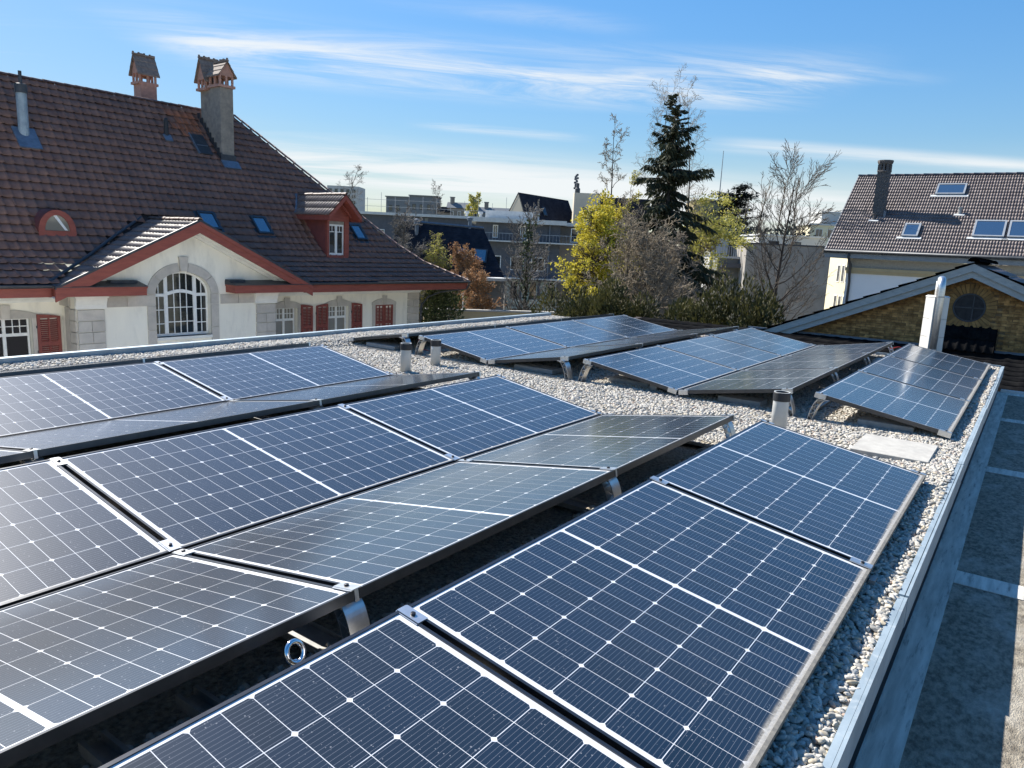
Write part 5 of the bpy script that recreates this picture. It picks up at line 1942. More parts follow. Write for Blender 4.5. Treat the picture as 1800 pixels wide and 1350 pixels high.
MB().hexa([(12.35, -1.10, -0.50), (12.35, -2.08, -0.50), (GX - .025, -1.10, -0.50), (GX - .025, -2.08, -0.50),
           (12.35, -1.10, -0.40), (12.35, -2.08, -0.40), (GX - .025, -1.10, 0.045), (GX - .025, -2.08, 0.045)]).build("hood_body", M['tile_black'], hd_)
uu = np.array((0.625, 0, 0.445))
ul = np.linalg.norm(uu)
uu = uu / ul
un2 = tile_unit(0.163, ul / 2, [(0, 0.02), (0.12, 0.03), (0.25, 0.02), (0.35, 0.0), (0.9, 0.0), (1.0, 0.02)], 0.03, 0.03)
lay_tiles(hd_, "hood_tile", [frame_T(tuple(np.array((12.33, -1.10 - i * 0.163, -0.40)) + uu * (j * ul / 2)), (0, -1, 0), uu) for j in range(2) for i in range(6)], un2, M['tile_black'], 12)

# ------------------------------------------------------------------ white flue at the roof end
fl = thing("flue", "white sheet metal flue box with a bent steel pipe at the far roof end", "flue", (9.1, -1.30, -0.95), R(38))
bx = MB()
for z0, z1 in ((-0.3, 0.62), (0.625, 1.06), (1.065, 1.36), (1.365, 1.72)):
    bx.box(-0.125, 0.125, -0.125, 0.125, z0, z1)
bx.build("casing", M['flue_white'], fl)
MB().box(-0.13, -0.06, 0.06, 0.13, -0.3, 1.70).box(0.06, 0.13, -0.13, -0.06, -0.3, 1.70).build("corner_post", M['flue_white'], fl)
MB().hexa([(-.135, -.135, 1.721), (.135, -.135, 1.721), (-.135, .135, 1.721), (.135, .135, 1.721), (-.11, -.11, 1.745), (.11, -.11, 1.745), (-.11, .11, 1.745), (.11, .11, 1.745)]).build("top_plate", M['flue_white'], fl)
pts = [(-0.135, 0.05, -0.3), (-0.135, 0.05, 1.85)]
for i in range(1, 9):
    a = PI / 2 * i / 8 * 1.5
    pts.append((-0.135 + 0.10 * (1 - math.cos(a)), 0.05 - 0.05 * (1 - math.cos(a)), 1.85 + 0.16 * math.sin(a)))
MB().tube(pts, 0.062, 16).build("pipe", M['alu'], fl, smooth=True)
MB().tube([(0.0, 0.0, 1.72), (0.0, 0.0, 1.98)], 0.055, 14).build("inner_pipe", M['flue_white'], fl, smooth=True)
for z in (-0.05, 0.85, 1.72):
    MB().lathe([(0.0655, z), (0.0655, z + 0.02)], 16, (-0.135, 0.05, 0), capb=False, capt=False).build("pipe_joint", M['alu_dull'], fl)
for z in (0.25, 1.6):
    MB().box(-0.129, -0.124, -0.02, 0.02, z, z + 0.025).build("latch", M['dark_metal'], fl)


# ------------------------------------------------------------------ buildings farther off
def block(name, label, cat, p, q, depth, z0, z1, m, group=None):
    """box whose front edge runs from p to q (plan), going back by depth (to the left of p->q is the front... away from the camera)"""
    p, q = Vector((*p, 0)), Vector((*q, 0))
    d = (q - p)
    L_ = d.length
    t = thing(name, label, cat, (p.x, p.y, 0), math.atan2(d.y, d.x), group)
    return t, L_, MB().box(0, L_, 0, depth, z0, z1).build("wall", m, t)


def wins(t, xs, z0, z1, w_, m=None, y=-0.03, fr=True):
    for x in xs:
        o = MB().box(x, x + w_, y, -0.001, z0, z1).build("window", M['white_paint'] if fr else M['dark_metal'], t)
        k = 0.08
        MB().box(x + k, x + w_ / 2 - k / 3, y - 0.012, y - 0.001, z0 + k, z1 - k).build("pane", m or M['glass'], o)
        MB().box(x + w_ / 2 + k / 3, x + w_ - k, y - 0.012, y - 0.001, z0 + k, z1 - k).build("pane", m or M['glass'], o)


# grey modern block: fronts face the camera
gm, gl, _ = block("modern_block", "dark grey modern apartment block with pale flat roof edge and balcony rails", "building", (51.2, 41.7), (55.9, 35.2), 9, -7.9, 3.40, M['slate_wall'])
MB().box(-0.6, gl + 0.5, -0.7, 9, 3.42, 3.82).build("roof_edge", M['pale_edge'], gm)
MB().box(0.8, 6.0, 1.5, 6, 3.83, 4.6).build("roof_house", M['pale_edge'], gm)
MB().box(gl + 0.01, gl + 6.5, 1.2, 8, -7.9, 3.38).build("wing_wall", M['far_wall_a'], gm)
MB().box(gl + 0.52, gl + 6.8, 0.4, 8.2, 3.40, 3.72).build("wing_roof_edge", M['pale_edge'], gm)
for zz_ in (1.78, -1.62):
    MB().box(-0.3, gl + 6, -0.9, 0.02, zz_ - 0.12, zz_).build("balcony_slab", M['pale_edge'], gm)
rl = MB()
rl.box(-0.3, gl + 6, -0.88, -0.84, 2.42, 2.48)
for i in range(46):
    x = -0.3 + i * (gl + 6.2) / 45
    rl.box(x, x + 0.03, -0.875, -0.845, 1.78, 2.42)
rl.build("balcony_rail", M['grey_soffit'], gm)
wins(gm, (1.2, 3.4, 5.4), -0.95, 0.35, 1.3)
wins(gm, (1.6, 4.2), 2.0, 3.2, 0.5, fr=True)
wins(gm, (gl + 1.0, gl + 3.0), 1.9, 3.2, 1.3)
for x in (1.0, 2.8, 4.6, 6.4):
    o = MB().box(x, x + 1.5, -0.03, -0.001, -4.9, -1.9).build("window", M['greenhouse'], gm)
    MB().box(x + 0.75, x + 1.4, -0.045, -0.031, -4.8, -2.0).build("pane", M['glass'], o)
MB().box(6.95, 7.05, -0.12, -0.002, -7.9, 3.4).build("downpipe", M['lead'], gm)
MB().box(-0.2, gl + 6, -2.6, -2.5, -4.4, -3.5).build("terrace_glass", M['greenhouse'], gm)
for i in range(6):
    MB().box(i * 2.2, i * 2.2 + 0.08, -2.62, -2.48, -7.9, -3.4).build("terrace_post", M['lead'], gm)

# dark long roofed house behind the hip roof
dh = thing("dark_roofed_house", "house with a long dark slate roof and two blue skylights behind the schoolhouse", "house")
pA, pB = np.array((33.81, 34.99, 2.65)), np.array((37.24, 30.00, 2.40))
eA, eB = np.array((31.2, 33.6, -1.0)), np.array((35.9, 26.9, -1.05))
bk = np.array((5.0, 3.5, 0))
MB().add([tuple(eA), tuple(eB), tuple(pB), tuple(pA), tuple(pA + bk + (0, 0, -3.6)), tuple(pB + bk + (0, 0, -3.6))], [(0, 1, 2, 3), (3, 2, 5, 4), (1, 5, 2), (0, 3, 4)]).build("roof", M['tile_dark'], dh)
uA = (pA - eA)
for k in range(22):      # slate courses
    f0 = k / 22
    a0, b0 = eA + (pA - eA) * f0, eB + (pB - eB) * f0
    a1, b1 = eA + (pA - eA) * (f0 + 0.047), eB + (pB - eB) * (f0 + 0.047)
    up = np.array((-0.004, -0.003, 0.006))
    MB().add([tuple(a0 + up * 1.5), tuple(b0 + up * 1.5), tuple(b1), tuple(a1), tuple(a0 - up), tuple(b0 - up)], [(0, 1, 2, 3), (4, 5, 1, 0)]).build("slate_course", M['tile_dark'], dh)
wd_ = (eB - eA) / np.linalg.norm(eB - eA)
ws_ = (pA - eA) / np.linalg.norm(pA - eA)
for f in (0.53, 0.70):
    p = eA + (eB - eA) * f + ws_ * 1.35
    T = Matrix(frame_T(p, wd_, ws_).tolist())
    o = MB().box(0, 0.95, 0, 1.15, 0, 0.16).build("skylight", M['skyframe'], dh)
    o.matrix_local = T
    MB().box(0.1, 0.85, 0.1, 1.05, 0.161, 0.175).build("pane", M['skyglass'], o)
for f, h in ((0.18, 0.9), (0.62, 0.5)):
    p = eA + (eB - eA) * f + (pA - eA) * (0.80 if f < 0.3 else 1.0)
    MB().lathe([(0.14, -0.3), (0.14, h * 0.6), (0.22, h * 0.62), (0.22, h), (0.1, h + 0.05)], 10, tuple(p)).build("roof_vent", M['lead'], dh)
MB().tube([tuple(pA + (0, 0, .05)), tuple(pB + (0, 0, .05))], 0.10, 6).build("ridge_cap", M['lead'], dh)
MB().add([tuple(eA + (1, .7, -.1)), tuple(eB + (1, .7, -.1)), tuple(eB + (1, .7, -7)), tuple(eA + (1, .7, -7)), tuple(eB + (7, 6, -.1)), tuple(eB + (7, 6, -7))], [(0, 1, 2, 3), (1, 4, 5, 2)]).build("wall", M['far_wall_b'], dh)

# long flat roofed building behind it
fb, fl_, _ = block("flat_roofed_building", "long dark flat roofed building with a pale roof edge line behind the slate roof", "building", (58.5, 67.5), (69.8, 51.3), 12, -7.9, 4.30, M['slate_wall'])
MB().box(-0.4, fl_ + 0.4, -0.5, 12, 4.31, 4.62).build("roof_edge", M['pale_edge'], fb)
MB().box(9.5, 9.9, -0.06, -0.001, -2, 4.2).build("wall_strip", M['grey_wall'], fb)
for i, x in enumerate((14.5, 16.2, 19.0)):
    MB().lathe([(0.15, 4.62), (0.15, 5.0), (0.28, 5.02), (0.28, 5.3)], 10, (x, 1.5, 0)).build("roof_vent", M['pale_edge'], fb)
wins(fb, (3, 6, 12, 15), 1.2, 2.6, 1.6)

# steep dark gable house with a pale gable wall
bg = thing("steep_gable_house", "steep dark roofed house with a pale beige gable wall above the modern block", "house")
ax = np.array((73.46 - 66.56, 46.18 - 47.74, 0))
ax /= np.linalg.norm(ax)
nb = np.array((ax[1], -ax[0], 0)) * 1.0
if nb @ np.array((-66, -47, 0)) < 0:
    nb = -nb
ap = np.array((66.56, 47.74, 7.40))
Lr = 8.2
eo, ez = 1.75, 4.0
F1, F2 = ap + nb * eo, ap - nb * eo


def P3(p, z):
    return (p[0], p[1], z)


MB().add([P3(ap + nb * eo, ez), P3(ap + nb * eo + ax * Lr, ez), P3(ap + ax * Lr, 7.1), P3(ap, 7.4), P3(ap - nb * 2.5 + ax * Lr, ez), P3(ap - nb * 2.5, ez)],
         [(0, 1, 2, 3), (3, 2, 4, 5), (0, 3, 5), (1, 4, 2)]).build("roof", M['tile_dark'], bg)
sh_ = -ax * 0.05
MB().add([P3(ap + sh_ + nb * (eo - .12), ez), P3(ap + sh_, 7.22), P3(ap + sh_ - nb * 2.3, ez), P3(ap + sh_ - nb * 2.3, -7.9), P3(ap + sh_ + nb * (eo - .12), -7.9)], [(0, 1, 2, 3, 4)]).build("gable_wall", M['beige_wall'], bg)
MB().add([P3(ap + sh_ * 1.5 + nb * (eo + .05), ez - .05), P3(ap + sh_ * 1.5, 7.46), P3(ap + sh_ * 1.5 - nb * 2.5, ez - .05), P3(ap + sh_ * 1.5 - nb * 2.4, ez - .2), P3(ap + sh_ * 1.5, 7.22), P3(ap + sh_ * 1.5 + nb * (eo - .1), ez - .2)],
         [(0, 1, 4, 5), (1, 2, 3, 4)]).build("verge", M['dark_metal'], bg)
for f in (1.7, 2.9):
    T = Matrix(frame_T(ap + nb * (eo * 0.72) + ax * f + np.array((0, 0, -7.4 + 7.4 - (3.4 * 0.72))), ax, (-nb[0] * eo, -nb[1] * eo, 3.4)).tolist())
    o = MB().box(0, 0.6, 0, 1.1, 0, 0.12).build("skylight", M['skyframe'], bg)
    o.matrix_local = T
    MB().box(0.08, 0.52, 0.08, 1.02, 0.121, 0.13).build("pane", M['glass'], o)
tw, tl, _ = block("stair_tower", "beige stair wall and dark roof beside the steep gable house", "building", (70.4, 42.6), (72.2, 40.2), 1.4, -7.9, 7.7, M['beige_wall'])
MB().box(1.2, 9.0, 0.8, 4, -7.9, 7.4).build("dark_roof", M['tile_dark'], tw)
MB().lathe([(0.3, 7.7), (0.3, 8.2), (0.18, 8.3), (0.18, 8.8)], 8, (0.4, 0.7, 0)).build("chimney_pot", M['dark_metal'], tw)
ms = thing("antenna_mast", "short antenna mast with dark panels on the dark roof", "antenna", (73.3, 44.2, 7.3))
MB().tube([(0, 0, 0), (0, 0, 2.6)], 0.06, 6).build("pole", M['alu_dull'], ms)
rg = random.Random(2)
for i in range(14):
    a = i * 2.4
    z = 0.9 + i * 0.13
    MB().box(0.16 * math.cos(a) - .09, 0.16 * math.cos(a) + .09, 0.16 * math.sin(a) - .09, 0.16 * math.sin(a) + .09, z, z + 0.22).build("antenna_panel", M['slate_wall'], ms)

# far row of roofs and blocks on the skyline
far = [((106.0, 108.4), (108.3, 104.3), 5, 10.2, 'far_wall_b', "grey flat block at the left end of the far roof line", 0),
       ((108.4, 104.2), (111.6, 99.6), 7, 10.6, 'far_wall_b', "tall slate grey block in the far roof line", 0),
       ((111.7, 99.5), (113.2, 97.3), 5, 8.6, 'far_wall_a', "low brown house between the far grey blocks", 1),
       ((113.0, 98.0), (116.0, 93.2), 6, 9.6, 'far_wall_a', "brown far house with two chimneys", 2),
       ((116.1, 93.0), (120.4, 86.7), 6, 8.9, 'far_wall_b', "long far roof with a single chimney", 3)]
for (p, q, dp, zt, mm, lab, kind_) in far:
    t, l_, _ = block("far_house", lab, "building", p, q, dp, -7.9, zt - (1.2 if kind_ else 0.2), M[mm], "houses along the far roof line")
    if kind_:
        MB().prism([(-0.3, zt - 1.2), (dp + 0.3, zt - 1.2), (dp * 0.75, zt), (dp * 0.25, zt)], 0, -0.2, l_ + 0.2).build("roof", M['far_wall_b'] if kind_ != 1 else M['underlay'], t)
    else:
        MB().box(-0.2, l_ + 0.2, -0.2, dp, zt - 0.19, zt).build("roof_edge", M['grey_wall'], t)
    if kind_ in (2, 3):
        for x in ((0.4, l_ - 0.8) if kind_ == 2 else (1.6,)):
            MB().box(x, x + 0.8, 1, 1.8, zt - 0.6, zt + 0.9).build("chimney", M['far_wall_a'], t)
            MB().box(x - .1, x + .9, 0.9, 1.9, zt + 0.9, zt + 1.05).build("chimney_cap", M['far_wall_b'], t)
    wins(t, [x for x in np.arange(0.6, l_ - 1.2, 1.5)], zt - 2.9, zt - 1.8, 0.7, fr=kind_ > 0)
hr, hl, _ = block("high_rise", "pale high rise far behind the ridge of the red roof", "building", (133.8, 158.5), (138.6, 151.4), 8, -7.9, 15.2, M['far_pale'])
for z in np.arange(6, 15, 1.5):
    wins(hr, [x for x in np.arange(0.4, hl - 1, 1.6)], z, z + 0.9, 0.9, fr=False)
# thin poles of a far scaffold
sca = thing("scaffold", "thin scaffold poles standing along the far flat roof", "scaffold", (62, 72, 4.3), math.atan2(-16.2, 11.3))
for i in range(14):
    x = -2 + i * 1.9
    MB().box(x, x + 0.05, 6, 6.05, 0, 2.6 + 0.9 * math.sin(i * 1.7) ** 2).build("pole", M['alu_dull'], sca)
MB().box(-2, 23, 6, 6.04, 1.5, 1.54).box(-2, 12, 6, 6.04, 2.4, 2.44).build("rail", M['alu_dull'], sca)

# right of the trees
ca, cl_, _ = block("concrete_building", "windowless grey concrete wall behind the bare tree at right", "building", (43.73, 13.1), (46.6, 8.75), 6, -7.9, 2.15, M['concrete_wall'])
MB().box(-0.1, cl_ + 0.1, -0.06, 6.1, 2.151, 2.24).build("coping", M['dark_metal'], ca)
MB().box(-0.35, 0.18, -0.5, -0.065, -7.9, 2.1).build("pillar", M['concrete_wall'], ca)
sa, sl_, _ = block("pale_shed", "small white rooftop shed left of the concrete wall", "shed", (46.3, 16.7), (46.95, 15.7), 2, -7.9, 2.75, M['far_pale'])
MB().box(-0.1, sl_ + 0.1, -0.1, 2.1, 2.751, 2.85).build("roof_edge", M['pale_edge'], sa)
sb_, sbl, _ = block("white_low_building", "low white building above the grey concrete wall", "building", (56.4, 16.5), (59.5, 12.1), 5, -7.9, 3.1, M['far_pale'])
MB().box(-0.1, sbl + 0.1, -0.1, 5.1, 3.101, 3.22).build("roof_edge", M['pale_edge'], sb_)
wins(sb_, (0.8, 2.6), 2.3, 2.7, 0.8, fr=False)
tr, tl_, _ = block("roof_terrace", "pale roof terrace with railing and a pergola post behind the twigs", "terrace", (44.9, 15.6), (46.4, 13.2), 4, -7.9, 1.15, M['grey_wall'])
MB().box(-2.2, tl_ + 0.3, -0.1, 0.05, 1.16, 1.30).build("edge", M['pale_edge'], tr)
rl = MB()
for i in range(34):
    rl.box(-2.2 + i * 0.16, -2.17 + i * 0.16, -0.07, -0.04, 1.3, 1.95)
rl.box(-2.2, tl_ + .3, -.075, -.035, 1.95, 1.99)
rl.build("railing", M['grey_soffit'], tr)
MB().box(0.2, 2.6, -0.5, 0.0, 0.55, 0.85).box(1.9, 2.15, -0.5, -0.25, -7.9, 0.55).build("pergola", M['slate_wall'], tr)
MB().box(tl_ * 0.5, tl_ + 0.4, -0.9, -0.75, -2.6, 0.6).build("white_panel", M['far_pale'], tr)
rl = MB()
for i in range(40):
    rl.box(-2.5 + i * 0.13, -2.46 + i * 0.13, -1.3, -1.26, -3.2, -1.6 + 0.5 * math.sin(i * 0.6))
rl.build("picket_fence", M['far_pale'], tr)
ot, ol, _ = block("ochre_tower", "ochre tower block behind the dark spruce", "building", (92.9, 37.2), (95.4, 33.6), 5, -7.9, 8.5, M['ochre_wall'])
MB().box(-.1, ol + .1, -.1, 5, 8.501, 8.65).build("roof_edge", M['far_wall_b'], ot)
tag(MB().tube([(95.9, 34.9, 8.4), (95.92, 34.92, 15.3)], [0.09, 0.04], 6).build("flag_pole", M['alu_dull']), "tall thin pole rising right of the spruce", "pole")
b1, bl1, _ = block("beige_flat_building", "stepped beige flat building left of the white house roof", "building", (112.3, 26.6), (115.5, 22.0), 6, -7.9, 6.5, M['cream_wall'])
MB().box(1.9, bl1, 1, 6, 6.51, 8.4).build("upper_storey", M['far_pale'], b1)
MB().box(-.2, bl1, -.2, 6, 6.5, 6.75).box(1.8, bl1 + .1, 0.9, 6, 8.401, 8.6).build("roof_edge", M['pale_edge'], b1)
wins(b1, (0.8, 2.6), 4.6, 6.0, 1.1, fr=True)
cr, crl, _ = block("cream_house", "sunlit cream house with tall windows between the concrete wall and the white house", "house", (55.3, 11.9), (50.8, 8.2), 8, -7.9, 2.0, M['cream_wall'])
for z in (-0.15, -2.3):
    for k in range(3):
        wins(cr, [crl - 1.9 + k * 0.62], z, z + 1.25, 0.42, M['glass'], fr=True)
MB().box(0, 0.6, -0.1, -0.002, -7.9, 2.2).build("net_curtain", M['greenhouse'], cr)

# garden wall and low shed roof behind the schoolhouse corner
gw = thing("garden_wall", "low ochre garden wall between the schoolhouse corner and the copper bush", "wall", (24.9, 24.3, 0), R(-41))
MB().box(0, 9, 0, 0.3, -7.9, -2.35).build("wall", M['tan_band'], gw)
MB().box(-.05, 9.05, -.05, .35, -2.349, -2.25).build("coping", M['concrete'], gw)
ss = thing("white_awning", "long white canopy edge between the copper bushes", "awning", (30.2, 26.0, 0), R(-19))
MB().box(0, 3.6, 0, 1.2, -0.92, -0.74).build("canopy", M['pale_edge'], ss)
MB().box(0.2, 0.3, 0.2, 0.3, -7.9, -0.93).box(3.3, 3.4, 0.2, 0.3, -7.9, -0.93).build("post", M['far_pale'], ss)


# ------------------------------------------------------------------ trees
def tubes(segs, n):
    """segs: list of (p0, p1, r0, r1) -> V, F"""
    A = np.array([list(s[0]) + list(s[1]) + [s[2], s[3]] for s in segs], float)
    p0, p1, r0, r1 = A[:, :3], A[:, 3:6], A[:, 6:7], A[:, 7:8]
    d = p1 - p0
    d /= np.linalg.norm(d, axis=1, keepdims=True) + 1e-9
    ref = np.where(np.abs(d[:, 2:3]) < 0.9, np.array([[0, 0, 1.0]]), np.array([[1.0, 0, 0]]))
    a = np.cross(d, ref)
    a /= np.linalg.norm(a, axis=1, keepdims=True) + 1e-9
    b = np.cross(a, d)
    rows = []
    for p, r in ((p0, r0), (p1, r1)):
        for k in range(n):
            an = 2 * PI * k / n
            rows.append(p + a * (math.cos(an) * r) + b * (math.sin(an) * r))
    V = np.stack(rows, 1).reshape(-1, 3)
    base = (np.arange(len(segs)) * 2 * n)[:, None, None]
    F = np.array([[k, (k + 1) % n, n + (k + 1) % n, n + k] for k in range(n)])[None] + base
    return V, F.reshape(-1, 4)


def kites(P, D, S, ln, wd):
    """flat leaf or spray cards: base P, direction D, side S, length, half-width"""
    P, D, S = np.asarray(P), np.asarray(D), np.asarray(S)
    ln, wd = np.asarray(ln)[:, None], np.asarray(wd)[:, None]
    V = np.stack([P, P + D * ln * 0.45 + S * wd, P + D * ln, P + D * ln * 0.45 - S * wd], 1).reshape(-1, 3)
    F = np.arange(len(P) * 4).reshape(-1, 4)
    return V, F


def grow(rg, p, d, L_, r, lev, out, cfg, maxlev):
    nseg = cfg['nseg'][lev]
    sl_ = L_ / nseg
    wig = cfg['wig'][lev]
    trop = cfg['trop'][lev]
    nch = cfg['nch'][lev] if lev < maxlev else 0
    fr0 = cfg['start'][lev]
    slots = sorted(fr0 + (1 - fr0) * (i + rg.random()) / nch for i in range(nch)) if nch else []
    pts = [p.copy()]
    rr_ = r
    for i in range(nseg):
        d = d + Vector((rg.gauss(0, wig), rg.gauss(0, wig), rg.gauss(0, wig) + trop))
        d.normalize()
        q = p + d * sl_
        r2 = r * (1 - (i + 1) / nseg * cfg['taper'][lev])
        out.append((p.copy(), q.copy(), rr_, max(r2, cfg['rmin']), lev))
        while slots and slots[0] <= (i + 1) / nseg:
            f = slots.pop(0)
            ang = cfg['ang'][lev] * rg.uniform(0.75, 1.25)
            cfg['k'] = cfg.get('k', 0) + 1
            az = cfg['k'] * 2.39996 if lev == 0 else rg.uniform(0, 2 * PI)
            ax_ = d.cross(Vector((math.cos(az), math.sin(az), rg.uniform(-.6, .6) if lev else 0)))
            if ax_.length < 1e-4:
                continue
            cd = Matrix.Rotation(ang, 3, ax_.normalized()) @ d
            shp = cfg['shape'](f) if lev == 0 else (1.15 - 0.65 * f)
            cl2 = (cfg['len'][lev] if lev > 0 else cfg['len'][0]) * shp * rg.uniform(0.75, 1.2)
            if lev > 0:
                cl2 = L_ * cfg['len'][lev] * (1.15 - 0.6 * f) * rg.uniform(0.7, 1.2)
            u = (f * nseg - i)
            bp = p.lerp(q, min(max(u, 0), 1))
            grow(rg, bp, cd, cl2, max(rr_ * cfg['rr'][lev], cfg['rmin']), lev + 1, out, cfg, maxlev)
        p, rr_ = q, max(r2, cfg['rmin'])


def cfgd(**k):
    c = dict(nseg=[14, 8, 6, 4, 3], wig=[.025, .09, .13, .16, .18], trop=[.06, .03, .02, .01, 0], nch=[26, 9, 6, 4, 0], start=[.22, .2, .2, .15, 0],
             taper=[.93, .85, .8, .75, .7], ang=[1.1, .75, .7, .65, .6], len=[3.4, .42, .45, .5, .5], rr=[.40, .5, .5, .6, .6], rmin=.011, shape=lambda f: 1.15 - .75 * f)
    c.update(k)
    return c


def bare_tree(name, label, x, y, ztop, r, cfg, seed, mt, mtw, maxlev=3, lean=(0, 0), zb=GZ, group=None, tilt_top=None, leaves=None, cat="tree"):
    rg = random.Random(seed)
    t = thing(name, label, cat, (x, y, zb), 0, group)
    out = []
    d = Vector((lean[0], lean[1], 1)).normalized()
    grow(rg, Vector((0, 0, -0.1)), d, (ztop - zb) * 1.0, r, 0, out, cfg, maxlev)
    big = [s for s in out if s[4] <= 1]
    sm = [s for s in out if s[4] > 1]
    V, F = tubes(big, 6)
    link("trunk", np_mesh("trunk", V, F, mt), t)
    if sm:
        V, F = tubes(sm, 3)
        link("crown", np_mesh("crown", V, F, mtw), t)
    if leaves:
        tips = [s for s in out if leaves['lev'] <= s[4] <= leaves.get('max', 9)]
        P, D, S, ln, wd = [], [], [], [], []
        for s in tips:
            for k in range(leaves['n']):
                if rg.random() > leaves.get('p', 1):
                    continue
                b_ = s[0].lerp(s[1], rg.random()) + Vector((rg.gauss(0, leaves['sp']), rg.gauss(0, leaves['sp']), rg.gauss(0, leaves['sp'])))
                dd = Vector((rg.gauss(0, 1), rg.gauss(0, 1), rg.gauss(0, 1) + leaves.get('up', 0))).normalized()
                ss_ = dd.cross(Vector((rg.gauss(0, 1), rg.gauss(0, 1), rg.gauss(0, 1)))).normalized()
                P.append(b_)
                D.append(dd)
                S.append(ss_)
                ln.append(leaves['l'] * rg.uniform(.6, 1.3))
                wd.append(leaves['w'] * rg.uniform(.6, 1.3))
        V, F = kites(P, D, S, ln, wd)
        link("foliage", np_mesh("foliage", V, F, leaves['m']), t)
    return t


def leaf_clumps(t, cx, cy, cz, rx, rz, ncl, nlf, rc, l, w, m, seed, zb=GZ):
    """leaf clusters of uneven size scattered through an uneven crown"""
    rg = random.Random(seed)
    P, D, S, ln, wd = [], [], [], [], []
    for i in range(ncl):
        v = Vector((rg.gauss(0, 1), rg.gauss(0, 1), rg.gauss(0, 1))).normalized() * rg.random() ** .42
        top = 1.0 - .35 * max(0, v.z)
        c = Vector((cx + v.x * rx * top, cy + v.y * rx * top, cz + v.z * rz))
        rr_ = rc * rg.uniform(.5, 1.35)
        for k in range(int(nlf * rg.uniform(.35, 1.3))):
            q = c + Vector((rg.gauss(0, rr_ * .6), rg.gauss(0, rr_ * .6), rg.gauss(0, rr_ * .42)))
            d = Vector((rg.gauss(0, 1), rg.gauss(0, 1), rg.gauss(.2, 1))).normalized()
            P.append(q - Vector((t.location.x, t.location.y, zb)))
            D.append(d)
            S.append(d.cross(Vector((rg.gauss(0, 1), rg.gauss(0, 1), rg.gauss(0, 1)))).normalized())
            ln.append(l * rg.uniform(.45, 1.4))
            wd.append(w * rg.uniform(.5, 1.4))
    V, F = kites(P, D, S, ln, wd)
    link("foliage", np_mesh("foliage", V, F, m), t)


# spruce
def spruce(x, y, ztop, zb=GZ, seed=4):
    rg = random.Random(seed)
    t = thing("spruce_tree", "tall dark spruce with drooping branches and hanging cones", "tree", (x, y, zb))
    H = ztop - zb
    V, F = tubes([((0, 0, 0), (0, 0, H * .5), .30, .17), ((0, 0, H * .5), (0, 0, H), .17, .015)], 7)
    link("trunk", np_mesh("trunk", V, F, M['bark_dark']), t)
    segs, P, D, S, ln, wd = [], [], [], [], [], []
    cP, cD, cS, cl, cw = [], [], [], [], []
    z = H * 0.22
    while z < H - 0.15:
        f = (H - z) / H
        BL = 0.30 + 5.6 * f ** 0.85 * (0.8 + 0.2 * math.sin(z * 3))
        nb_ = rg.choice((4, 5, 6)) if f > .12 else 4
        for k in range(nb_):
            az = rg.uniform(0, 2 * PI)
            bl = BL * rg.uniform(.55, 1.18)
            p = Vector((0, 0, z + rg.uniform(-.15, .15)))
            el = rg.uniform(-.05, .30) if f > .25 else rg.uniform(.2, .7)
            n_ = max(4, int(bl / .17))
            for i in range(n_):
                u = i / n_
                e2 = el - (0.95 * u - 1.15 * max(0, u - .55)) * (0.9 if f > .2 else .3)
                d = Vector((math.cos(az) * math.cos(e2), math.sin(az) * math.cos(e2), math.sin(e2)))
                q = p + d * (bl / n_)
                segs.append((p, q, .028 * (1 - u) + .006, .028 * (1 - u) + .004))
                side = Vector((-math.sin(az), math.cos(az), 0))
                for c_ in range(7 if f > .1 else 5):
                    s_ = rg.choice((-1, 1))
                    base = p.lerp(q, rg.random())
                    hang = Vector((side.x * s_ * rg.uniform(.2, .9) + d.x * .5, side.y * s_ * rg.uniform(.2, .9) + d.y * .5, -rg.uniform(.25, 1.3))).normalized()
                    if f < .1:
                        hang.z *= .2
                    P.append(base)
                    D.append(hang)
                    S.append(hang.cross(Vector((rg.gauss(0, 1), rg.gauss(0, 1), rg.gauss(0, .4)))).normalized())
                    ln.append(rg.uniform(.22, .55) * (.6 + .6 * min(1, f * 2.5)))
                    wd.append(rg.uniform(.035, .08))
                if rg.random() < .22 and f < .75:
                    cP.append(p + Vector((0, 0, -.03)))
                    cD.append(Vector((rg.gauss(0, .1), rg.gauss(0, .1), -1)).normalized())
                    cS.append(Vector((math.cos(az), math.sin(az), 0)))
                    cl.append(rg.uniform(.12, .2))
                    cw.append(.028)
                p = q
        z += 0.20 + 0.22 * f
    V, F = tubes(segs, 3)
    link("branches", np_mesh("branches", V, F, M['bark_dark']), t)
    V, F = kites(P, D, S, ln, wd)
    link("crown", np_mesh("crown", V, F, M['needle']), t)
    V, F = kites(cP, cD, cS, cl, cw)
    link("cones", np_mesh("cones", V, F, M['cone']), t)
    return t


spruce(30.6, 13.25, 8.95)


